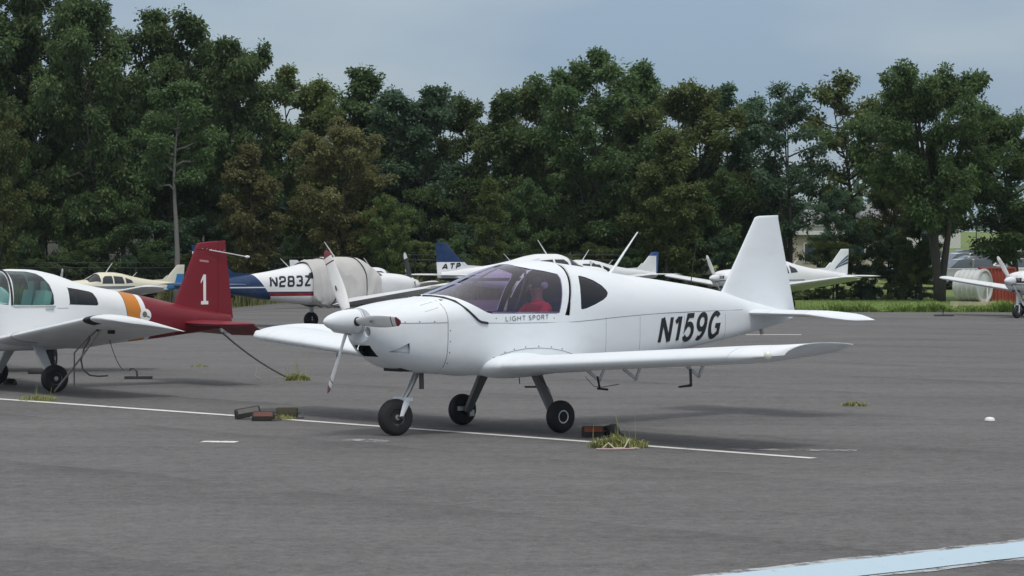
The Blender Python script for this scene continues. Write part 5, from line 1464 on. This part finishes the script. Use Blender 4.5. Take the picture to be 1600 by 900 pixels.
# ------------------------------------------------------------------ the touring aircraft parked behind
LP_ST = [(2.16,.98,1.33,.30,1.16,2.3,2.3),(2.08,.90,1.38,.40,1.14,2.4,2.6),(1.8,.78,1.45,.48,1.13,2.6,3.2),(1.2,.68,1.50,.54,1.15,2.6,3.8),(.92,.66,1.53,.56,1.17,2.5,4),(.40,.64,1.79,.57,1.2,2.6,4.4),(.05,.63,1.875,.57,1.22,2.6,4.4),(-.5,.63,1.875,.565,1.22,2.6,4.4),
         (-1.0,.65,1.82,.54,1.2,2.5,4.2),(-1.7,.71,1.67,.47,1.18,2.3,4),(-2.6,.82,1.52,.34,1.15,2.2,3.6),(-3.7,.97,1.40,.20,1.15,2.1,3),(-4.55,1.07,1.30,.07,1.15,2,2.4)]
LP = Loft(LP_ST)
def touring(name, label, loc, ang, body, wingm, finm, stabm, group, prop=('prop_grey', (75, 255)), winglen=4.65, spm=None, side_text=None, fin_text=None, taper=True, windows=True, scale=1.0, blades=None, wings_text=None, cover=False, nose_extra=None):
    t = empty(name, loc, ang); t.scale = (scale,) * 3
    fb = MB(); LP.body(fb, 56, 40); fb = fb.build('fuselage', [body], t, 60)
    if windows:
        for s in (1, -1):
            for poly in ([(.28, 1.34), (-.32, 1.33), (-.30, 1.70), (.08, 1.70), (.22, 1.60)], [(-.40, 1.33), (-.98, 1.33), (-.90, 1.66), (-.38, 1.70)], [(-1.08, 1.34), (-1.50, 1.37), (-1.42, 1.50), (-1.05, 1.62)]):
                wp = MB(); LP.patch(wp, poly, s, .005, .12); wp.build('window', [M['dark_glass']], t, 60)
        ws = MB(); rings = []
        for i in range(9):
            x = .95 - .60 * i / 8
            zmin = 1.50 - .16 * i / 8
            ph0 = None
            row = []
            for k in range(21):
                u = -1 + 2 * k / 20
                lo = R(14 + (62 if False else 0) + 26 * (1 - i / 8))
                ph = R(90) + (R(90) - lo) * u
                row.append(LP.pt(x, ph, .006))
            rings.append(row)
        ws.rings(rings, closed=False, cap=False).build('windshield', [M['dark_glass']], t, 60)
        MB().tube([LP.pt(.93, R(90) + 0, .006), LP.pt(.66, R(90), .010), LP.pt(.36, R(90), .006)], .016, 6).build('windshield_post', [body], t, 60)
    W0 = [(.4, .72, 1.75, .730, .13, 5), (.75, .70, 1.62, .760, .13, 5), (winglen - .25, .62 if not taper else .52, 1.58 if not taper else 1.12, .755 + (winglen - 1.0) * .118, .12, 4)]
    yb, xl, ch, zz, th, tw = W0[-1]
    tipc = [(yb + .1, xl - .03, ch * .97, zz + .014, th * .85, 4), (yb + .2, xl - .14, ch * .84, zz + .026, th * .55, 4), (yb + .26, xl - .32, ch * .60, zz + .030, th * .25, 4)]
    for s in (1, -1):
        wing(MB(), W0 + tipc, 0, .78, 10, side=s).build('wing', [wingm], t, 40)
        q = interp_secs(W0, .75, 2.55, 3); wing(MB(), q, .785, 1, 4, side=s).build('flap', [wingm], t, 40)
        q = interp_secs(W0, 2.6, winglen - .3, 3); wing(MB(), q, .785, 1, 4, side=s).build('aileron', [wingm], t, 40)
        MB().tube([(-.02, s * 1.5, .80), (0, s * 1.5, .42)], .06, 8).tube([(0, s * 1.5, .5), (.0, s * 1.5, .2)], .035, 8).build('gear_leg', [M['white2']], t, 50)
        wheel(t, (0, s * 1.53, .215), .215, .16, .09, s, 'main_wheel')
        SB = [(.05, -4.02, .78, 1.22, .10, 0), (1.5, -4.06, .74, 1.22, .09, 0), (1.6, -4.14, .64, 1.22, .05, 0), (1.63, -4.25, .5, 1.22, .02, 0)]
        wing(MB(), SB, 0, 1, 8, side=s, camber=0).build('stabilator', [stabm], t, 40)
    fn = Fin((-3.45, 1.36), (-4.28, 2.19), (-4.74, 2.20), (-4.66, 1.12), .075)
    fo = fn.build(MB(), 0, .62, 8, 8).build('fin', [finm], t, 40)
    fn.build(MB(), .63, 1, 5, 8).build('rudder', [finm], t, 40)
    MB().prism([(-2.75, 1.48), (-3.5, 1.52), (-3.75, 1.72), (-3.55, 1.34)], 'y', -.03, .03).build('dorsal_fin', [finm], t, 50)
    pm, pa = prop
    propeller(t, 2.26, 1.16, .94, pa, .14, M[pm], .38, .15, spm or wingm)
    for s in (1, -1):
        MB().box((2.125, s * .22, 1.20), (.07, .20, .11)).build('cowl_inlet', [M['black']], t)
    MB().box((1.95, 0, .86), (.2, .26, .10)).build('air_scoop', [M['steel']], t)
    MB().tube([(1.92, 0, .80), (1.95, 0, .40)], .045, 8).tube([(1.95, .09, .42), (1.97, .09, .18)], .02, 6).tube([(1.95, -.09, .42), (1.97, -.09, .18)], .02, 6).build('nose_strut', [M['white2']], t, 50)
    wheel(t, (1.97, 0, .18), .18, .13, .07, 1, 'nose_wheel')
    MB().tube([(-.25, 0, 1.86), (-.62, 0, 2.32)], [.022, .010], 8).build('antenna', [M['white2']], t, 50)
    MB().tube([(-1.75, 0, 1.65), (-2.02, 0, 1.88)], [.014, .007], 6).build('antenna_rod', [M['white2']], t, 50)
    MB().tube([(-4.3, 0, 1.08), (-4.36, 0, .98)], .016, 6).build('tail_skid', [M['steel']], t)
    for (txt, p0, p1, h, sd, bold, lean) in (side_text or []):
        stroke_text('registration_number', txt, M['decal_black'], t, p0, p1, h, LP, sd, .19, lean=lean)
    for (txt, p0, p1, h, sd, mt) in (fin_text or []):
        stroke_text('tail_lettering', txt, M[mt], fo, p0, p1, h, fn, sd, .24, lean=-.05 * sd, off=.008, gap=.2)
    return tag(t, label, 'aircraft', group)
BG = 'touring aircraft parked behind'
NAVY = (0.007, 0.034, 0.105); RED = (0.26, 0.012, 0.02)
M['n_body'] = livery('white blue red fuselage paint', (0.76, 0.77, 0.78), [(RED, [(0, 1, -.905), (0, -1, .985), (-1, 0, -.2), (1, 0, 3.1)]), ((0.02, .03, .06), [(0, 1, -.985), (0, -1, 1.02), (-1, 0, -.2), (1, 0, 3.1)]), (NAVY, [(-1, -.75, -1.87)]), ((.7, .7, .72), [(-1, -.75, -1.87), (0, 1, -1.12), (0, -1, 1.15)])], dirt=.1)
M['n_fin'] = livery('blue fin with white flashes', NAVY, [((.72, .73, .75), [(0, 1, -1.92), (0, -1, 2.07)]), (NAVY, [(0, 1, -1.985), (0, -1, 2.005)]), (NAVY, [(0.2, 1, -1.135), (-.2, -1, 1.155)])], dirt=.06, dirtcol=(.2, .22, .28))
A_R = R(39)
n28 = touring('touring_aircraft', 'white aircraft with blue tail and lettering N283Z under a grey canvas cover', (-4.5, 68.4, 0), A_R, M['n_body'], M['white2'], M['n_fin'], M['navy'], BG, ('prop_dark', (70, 250)),
              side_text=[('N283Z', (-2.58, 1.13), (-1.40, 1.16), .29, -1, .012, .03)])
# canvas cover over its cabin
M['canvas'] = plain('grey canvas', (0.50, 0.49, 0.47), .9, var=.12, vscale=3, bump=.5, bscale=40)
def canvas_cover(host_loc, ang):
    t = empty('canvas_cover', host_loc, ang)
    rnd = np.random.default_rng(3)
    rings = []
    nx, nph = 80, 90
    for i in range(nx):
        x = .80 - 2.16 * i / (nx - 1)
        row = []
        for k in range(nph + 1):
            u = k / nph
            bot = -66 + 12 * math.sin(i * .31) * math.sin(i * .13) + (40 * ss(.1, .8, x)) + (14 if x < -1.1 else 0)
            ph = R(bot + (180 - 2 * bot) * u)
            fold = 1 - abs(math.sin(4.2 * x + 3.0 * math.sin(4 * u + x))) ** .5; f2 = 1 - abs(math.sin(9 * x - 7 * u + 1.3 * math.sin(6 * x))) ** .6
            wr = .014 * math.sin(7 * x + 9 * u) + .055 * fold + .030 * f2 + .008 * math.sin(31 * u + 11 * x)
            tight = .5 + .5 * abs(2 * u - 1)
            p = LP.pt(x, ph, .035 + wr * tight)
            sag = .05 * math.sin(math.pi * min(1, max(0, (x + .9) / 1.3))) * 0
            row.append((p[0], p[1], p[2] + sag))
        rings.append(row)
    MB().rings(rings, closed=False, cap=False).build('canvas', [M['canvas']], t, 180)
    for x in (.22, -.75):
        pts = [LP.pt(x + .10 * math.cos(2 * a), a, .06) for a in np.linspace(R(-50), R(230), 30)]
        MB().tube(pts, .014, 6).build('strap', [M['black']], t, 50)
    return tag(t, 'grey canvas cover draped over the cabin of the blue tailed aircraft', 'cover')
canvas_cover((-4.5, 68.4, 0), A_R)

M['atp_fin'] = livery('navy fin white root', NAVY, [((.75, .76, .78), [(0, -1, 1.62)])], dirt=.06, dirtcol=(.2, .22, .3))
M['atp_body'] = livery('white and black fuselage paint', (.76, .77, .78), [((.02, .02, .025), [(0, 1, -1.02), (0, -1, 1.12)])], dirt=.1)
touring('touring_aircraft', 'aircraft with dark blue fin lettered ATP behind the tinted canopy', (1.40, 88.2, 0), R(39), M['atp_body'], M['white2'], M['atp_fin'], M['white2'], BG, ('prop_dark', (30, 210)),
        side_text=[('N1427', (-2.9, 1.12), (-1.6, 1.14), .28, -1, .012, .02)][:0], scale=1.07, fin_text=[('ATP', (-4.52, 1.38), (-3.80, 1.40), .20, -1, 'decal_black')])
M['cream_body'] = livery('cream and blue fuselage paint', (.72, .68, .54), [((.03, .19, .42), [(-1, -.5, -3.0), (0, -1, 1.33)]), ((.14, .17, .18), [(0, 1, -1.08), (0, -1, 1.22), (1, 0, 1.6)])], dirt=.1)
M['cream_fin'] = livery('cream fin with blue panel', (.72, .68, .54), [((.03, .19, .42), [(-1, -.3, -3.75 + .0), (0, -1, 1.78)])], dirt=.08)
touring('touring_aircraft', 'cream aircraft with a bright blue lower tail behind the white cabin', (-16.85, 105, gz(-16.85, 105)), R(180 + 41), M['cream_body'], M['white2'], M['cream_fin'], plain('blue stabilator paint', (.03, .19, .42), .4), BG, taper=False, scale=.86)
M['st_fin'] = livery('white fin with blue grey sweeps', (.76, .78, .80), [((.06, .10, .16), [(.45, 1, .02 + .36 - .0), (-.45, -1, -.44 + .0 + .15)])][:0], dirt=.05)
strp = touring('touring_aircraft', 'white aircraft with three blue grey sweeps on its fin, behind the white fin', (9.0, 93.0, gz(9, 93) - .03), R(180 + 40), livery('white striped fuselage paint', (.77, .78, .8), [((.10, .13, .18), [(0, 1, -1.06), (0, -1, 1.10), (1, 0, 1.9)])], dirt=.08), M['white2'], M['st_fin'], M['white2'], BG, ('prop_grey', (118, 298)))
sf = Fin((-3.45, 1.36), (-4.28, 2.19), (-4.74, 2.20), (-4.66, 1.12), .075)
M['sweep'] = plain('blue grey stripe vinyl', (.05, .085, .15), .4)
fo = [c for c in strp.children if c.name.startswith('fin')][0]
for k in range(3):
    for s in (1, -1):
        V = []
        n_ = 12
        for i in range(n_ + 1):
            u = i / n_; x = -3.95 - .10 * k * .5 - .76 * u + .06 * k
            zc = 1.47 - .01 * k + (.50 - .115 * k) * (u ** .75); w = .006 + .040 * u
            x = max(x, -4.70)
            V += [(x, s * (sf.y(x, zc + w) + .006), zc + w), (x, s * (sf.y(x, zc - w) + .006), zc - w)]
        MB().add(V, [(2*i, 2*i+1, 2*i+3, 2*i+2) for i in range(n_)]).build('fin_stripe', [M['sweep']], fo)
touring('touring_aircraft', 'white aircraft with black side stripe cut off by the right edge', (17.3, 81.2, 0), R(180 + 39), livery('white black striped fuselage paint', (.75, .76, .77), [((.02, .02, .025), [(0, 1, -1.10), (0, -1, 1.16)]), ((.02, .02, .025), [(0, 1, -1.03), (0, -1, 1.055)])], dirt=.14), M['white2'], M['white2'], M['white2'], BG, ('prop_grey', (125, 305)))
hid = touring('touring_aircraft', 'aircraft hidden behind the maroon tailed one at the left edge, only its wheel showing', (-9.45, 44.0, 0), R(90), M['white2'], M['white2'], M['white2'], M['white2'], BG, winglen=3.4)
touring('touring_aircraft', 'white aircraft seen just right of the grey canvas cover', (-5.2, 97, 0), R(37), M['white2'], M['white2'], M['white2'], M['white2'], BG, ('prop_dark', (40, 220)), scale=.80)
tn = touring('touring_aircraft', 'white aircraft with tan windshield shade and blue topped fin behind the antenna', (2.75, 106.5, 0), R(180 + 38), M['white2'], M['white2'], livery('white fin with blue tip', (.72, .73, .75), [((.04, .09, .25), [(0, 1, -2.05)]), ((.04, .09, .25), [(-1, 0, -4.58)])], dirt=.08), M['white2'], BG, scale=.94)
sh = MB(); rings = []
for i in range(7):
    x = .97 - .62 * i / 6
    rings.append([LP.pt(x, R(90) + R(74 - 20 * (1 - i / 6)) * (-1 + 2 * k / 16), .014) for k in range(17)])
sh.rings(rings, closed=False, cap=False).build('windshield_shade', [plain('tan sun shade', (.50, .46, .37), .8)], tn, 60)

# ------------------------------------------------------------------ things on the grass at the right
M['red_steel'] = plain('weathered red steel', (0.30, 0.055, 0.035), .6, var=.3, vscale=2.5)
M['blue_steel'] = plain('weathered pale blue steel', (0.20, 0.30, 0.36), .6, var=.2, vscale=2.5)
def corrugated(name, loc, rz, w, d, h, pitch, mat, label, cat):
    t = empty(name, loc, rz)
    def wall(x0, y0, x1, y1, nm):
        L = math.hypot(x1 - x0, y1 - y0); n = int(L / pitch); dx, dy = (x1 - x0) / L, (y1 - y0) / L; nx, ny = dy, -dx
        prof = []
        for i in range(n):
            for f, o in ((0, 0), (.3, 0), (.45, -.035), (.85, -.035)): prof.append((min((i + f) * L / n, L), o))
        prof.append((L, 0))
        V = []
        for z in (0.02, h - .06):
            for s_, o in prof: V.append((x0 + dx * s_ + nx * o, y0 + dy * s_ + ny * o, z))
        k = len(prof)
        MB().add(V, [(i, i + 1, k + i + 1, k + i) for i in range(k - 1)]).build(nm, [mat], t)
    wall(-w/2, -d/2, w/2, -d/2, 'side_wall'); wall(w/2, -d/2, w/2, d/2, 'end_wall'); wall(w/2, d/2, -w/2, d/2, 'side_wall'); wall(-w/2, d/2, -w/2, -d/2, 'end_wall')
    MB().box((0, 0, h - .03), (w + .04, d + .04, .06)).build('roof', [mat], t)
    for sx in (-1, 1):
        for sy in (-1, 1): MB().box((sx * w/2, sy * d/2, h/2 - .02), (.07, .07, h - .05)).build('corner_post', [mat], t)
    return tag(t, label, cat)
corrugated('red_container', (18.62, 98.3, -.05), R(-8), 1.30, 1.8, 1.55, .12, M['red_steel'], 'red corrugated steel container beside the round tank', 'container')
corrugated('blue_container', (19.75, 96.0, -.05), R(-10), .9, 1.2, .72, .12, M['blue_steel'], 'low pale blue corrugated bin right of the red container', 'bin')
M['tank'] = plain('dull silver sheet', (0.55, 0.56, 0.55), .45, .25, var=.25, vscale=3)
M['timber'] = plain('pale yellow timber', (0.50, 0.47, 0.30), .8, var=.2, vscale=4)
tk = empty('round_tank', (17.42, 97.0, -.04), R(-38))
dr = MB(); prof = [(0.60, -.5)]
for i in range(5):
    y = -.5 + i * .2
    prof += [(.60, y + .02), (.60, y + .13), (.635, y + .15), (.635, y + .18), (.60, y + .20)]
dr.lathe(prof, 36, axis='x', c=(0, 0, .83)).build('drum', [M['tank']], tk, 30)
MB().lathe([(.60, .5), (.66, .5), (.66, .56), (.58, .58), (.50, .53), (.2, .60), (.05, .68), (.01, .69)], 36, axis='x', c=(0, 0, .83)).build('drum_end', [M['tank']], tk, 35)
for y in (-.42, .42): MB().box((0, y, .17), (1.3, .14, .16)).build('skid_beam', [M['timber']], tk)
MB().box((.62, 0, .17), (.14, 1.15, .13)).build('cross_beam', [M['timber']], tk)
MB().tube([(.72, -.1, 0), (.70, -.1, .8)], .03, 8).build('stand_post', [M['white2']], tk)
for x in (-.4, .4):
    MB().box((x, 0, .045), (.16, 1.2, .09)).build('foot_block', [M['timber']], tk)
tag(tk, 'ribbed silver round tank on a pale timber skid', 'tank')

# ------------------------------------------------------------------ small things on the asphalt
def tuft(x, y, rad, h, n, seed, label, stalks=0):
    def fn(rng, k):
        r = rad * rng.uniform(0, 1, k) ** .6; a = rng.uniform(0, 6.283, k)
        return np.stack([x + r * np.cos(a) * 1.5, y + r * np.sin(a) * .8, np.zeros(k)], 1) - np.array([x, y, 0]), 1.1 - .6 * r / rad
    o = blades('grass_tuft', M['tuft'], n, fn, h, .012, seed, .9); o.location = (x, y, 0.0)
    if stalks:
        def f2(rng, k): return np.stack([rng.normal(0, rad * .5, k), rng.normal(0, rad * .3, k), np.zeros(k)], 1), np.ones(k)
        st = blades('stalk', M['tuft'], stalks, f2, h * 2.4, .008, seed + 1, .25); st.parent = o; tag(st, kind='stuff')
    return tag(o, label, 'grass tuft', 'grass tufts in the asphalt')
tuft(1.09, 26.45, .21, .155, 700, 1, 'largest grass tuft, in the white line beside the orange chock', 10)
tuft(-3.40, 40.5, .14, .17, 420, 2, 'grass tuft with tall stalks where the tail rope ends', 8)
tuft(-6.46, 34.95, .18, .10, 420, 3, 'low grass tuft in the white line below the near wheel of the maroon tailed aircraft', 3)
tuft(4.50, 33.7, .12, .09, 170, 4, 'small dry grass tuft alone on the asphalt at the right', 3)
tuft(-2.80, 30.95, .13, .08, 280, 5, 'grass tuft growing against the mossy chock', 0)
tuft(-5.55, 45.5, .10, .05, 120, 6, 'tiny grass tuft beyond the tail rope', 0)

M['chock_black'] = plain('black rubber chock', (0.018, 0.017, 0.016), .7, var=.4, vscale=30, bump=.4)
M['chock_orange'] = plain('faded orange chock paint', (0.19, 0.045, 0.018), .7, var=.5, vscale=25, bump=.3)
M['chock_moss'] = plain('mossy timber chock', (0.050, 0.046, 0.026), .9, var=.5, vscale=25, bump=.5)
M['chock_rust'] = plain('faded red chock paint', (0.15, 0.055, 0.045), .75, var=.4, vscale=30)
def chock(x, y, rz, tilt, L, w, h, body, stripe, label):
    t = empty('wheel_chock', (x, y, .003), rz)
    c = .25 * h
    prof = [(-w/2, 0), (w/2, 0), (w/2, h*.45), (w*.28, h - c*.3), (w*.18, h), (-w*.18, h), (-w*.28, h - c*.3), (-w/2, h*.45)]
    b = MB(); rings = []
    for xx, k in ((-L/2, .90), (-L/2 + .012, 1), (L/2 - .012, 1), (L/2, .90)):
        rings.append([(xx, p[0] * k, p[1] * k + (1 - k) * h * .3) for p in prof])
    o = b.rings(rings).build('chock_body', [M[body]], t, 35); o.rotation_euler = (0, R(tilt), 0); o.location.z = abs(math.sin(R(tilt))) * L / 2
    if stripe:
        s_ = MB().add([(-L*.42, -w*.505, h*.47), (L*.42, -w*.505, h*.47), (L*.42, -w*.295, h*.93), (-L*.42, -w*.295, h*.93)], [(0, 1, 2, 3)]).build('painted_face', [M[stripe]], o)
        s_.location = (0, -.004, .003)
    MB().tube([(L/2 - .02, 0, h*.6), (L/2 + .05, .02, h*.5), (L/2 + .08, -.03, .012), (L/2 - .02, -.12, .01)], .008, 6).build('chock_rope', [M['rope_dark']], t, 60)
    return tag(t, label, 'chock', 'wheel chocks left on the white line')
chock(-3.20, 31.05, R(18), -9, .30, .15, .115, 'chock_black', 'rope_dark', 'tilted black chock, leftmost of the three on the line')
chock(-2.985, 30.72, R(2), 0, .27, .15, .11, 'chock_black', 'chock_rust', 'black chock with a faded red face, middle of the three on the line')
chock(-2.74, 31.15, R(-4), 0, .26, .15, .13, 'chock_moss', None, 'mossy brown chock, rightmost of the three on the line')
chock(.885, 28.0, R(4), 0, .24, .15, .115, 'chock_black', 'chock_orange', 'orange faced chock behind the near main wheel')
chock(1.08, 28.12, R(55), -6, .20, .14, .11, 'chock_black', None, 'plain black chock leaning behind the orange faced one')

def rope(name, pts, r, mat, label, sag=0.0, n=24, group=None):
    P = [Vector(p) for p in pts]; out = []
    for a, b_ in zip(P[:-1], P[1:]):
        for i in range(n):
            t = i / n; q = a.lerp(b_, t); q.z -= sag * 4 * t * (1 - t) * (a - b_).length; q.z = max(q.z, r); out.append(q)
    out.append(P[-1])
    o = MB().tube(out, r, 8).build(name, [mat], None, 60)
    return tag(o, label, 'rope', group or 'tie down ropes')
rope('tie_down_rope', [gworld((.02, 2.95, .955)), (-6.60, 36.95, .02)], .014, M['rope'], 'pale tie down rope from the wing to the asphalt beside the near wheel', .01)
rope('tie_down_rope', [gworld((.05, 2.9, .95)), gworld((.25, 2.55, .62)), gworld((.24, 2.52, .16))], .011, M['rope_dark'], 'loose rope end hanging under the wing of the maroon tailed aircraft', -.02)
hs_ = [gworld((-.10, 2.2, .88)), gworld((-.15, 2.15, .80)), gworld((-.06, 2.15, .66)), gworld((-.02, 2.14, .50)), gworld((-.05, 2.13, .36)), gworld((-.16, 2.12, .28)), gworld((-.30, 2.1, .26)), gworld((-.45, 2.08, .265))]
rope('hanging_cable', hs_, .012, M['rope_dark'], 'dark cable looping below the flap of the maroon tailed aircraft', 0, 6)
rope('tie_down_rope', [gworld((-3.22, 0, .80)), (-3.62, 41.2, .02)], .016, M['rope_dark'], 'slack rope from the maroon tail down to the asphalt', .03)
rope('tie_down_rope', [(-4.05, 40.9, .25), (-4.1, 40.85, .06), (-4.0, 40.7, .012)], .007, M['rope'], 'thin loose strand hanging from the tail rope', 0, 6)
rope('tie_down_rope', [gworld((-.45, 2.1, .84)), (-6.2, 40.9, .14)], .006, M['rope_dark'], 'thin line from the flap to the flat anchor plate', .02)
rope('loose_cord', [(.93, 26.25, .01), (.99, 26.3, .06), (1.05, 26.2, .012), (1.15, 26.22, .015), (1.20, 26.28, .10), (1.21, 26.3, .012), (1.30, 26.2, .01)], .008, plain('pale cord', (.48, .45, .33), .9), 'pale cord tangled in the largest grass tuft', 0, 4, 'cords')
rope('loose_cord', [(.86, 26.12, .01), (1.02, 26.10, .01), (1.25, 26.16, .01)], .010, plain('faded pink cord', (.45, .33, .34), .9), 'faded pink cord lying in front of the largest grass tuft', 0, 4, 'cords')

def anchor(x, y, rz, L, label):
    t = empty('anchor_plate', (x, y, .003), rz)
    MB().box((0, 0, .022), (L, .16, .044)).build('plate', [M['steel']], t)
    MB().tube([(-.02, 0, .04), (-.03, 0, .12), (-.07, 0, .17), (-.13, 0, .165), (-.15, 0, .13)], .016, 8).build('hook', [M['steel']], t, 60)
    return tag(t, label, 'anchor', 'flat steel tie down anchors')
anchor(-5.98, 41.0, R(4), .44, 'flat steel anchor plate with a hook on the asphalt below the maroon fuselage')
anchor(13.9, 82.4, R(3), .62, 'flat steel anchor plate near the grass edge at the right')
wm = empty('marker_dome', (5.72, 30.65, .003))
MB().lathe([(.062, 0), (.060, .022), (.048, .038), (.02, .046), (.004, .047)], 18, axis='z').build('dome', [M['decal_white']], wm, 60)
MB().lathe([(.068, 0), (.068, .006), (.06, .008)], 18, axis='z').build('rim', [M['paint_edge']], wm, 60)
tag(wm, 'small white dome lying alone on the asphalt at the right', 'marker')
# wheel chocks of the left aircraft
for k, (gx, gy, lab) in enumerate([(.24, -1.2, 'black chock in front of the far wheel of the maroon tailed aircraft'), (-.24, -1.2, 'black chock behind the far wheel of the maroon tailed aircraft')]):
    p = gworld((gx, gy, 0)); chock(p.x, p.y, G_ANG + R(90), 0, .26, .13, .09, 'chock_black', None, lab)

chock(-7.92, 42.72, R(2), 0, .30, .12, .085, 'chock_black', None, 'black chock at the wheel seen under the wing of the maroon tailed aircraft')
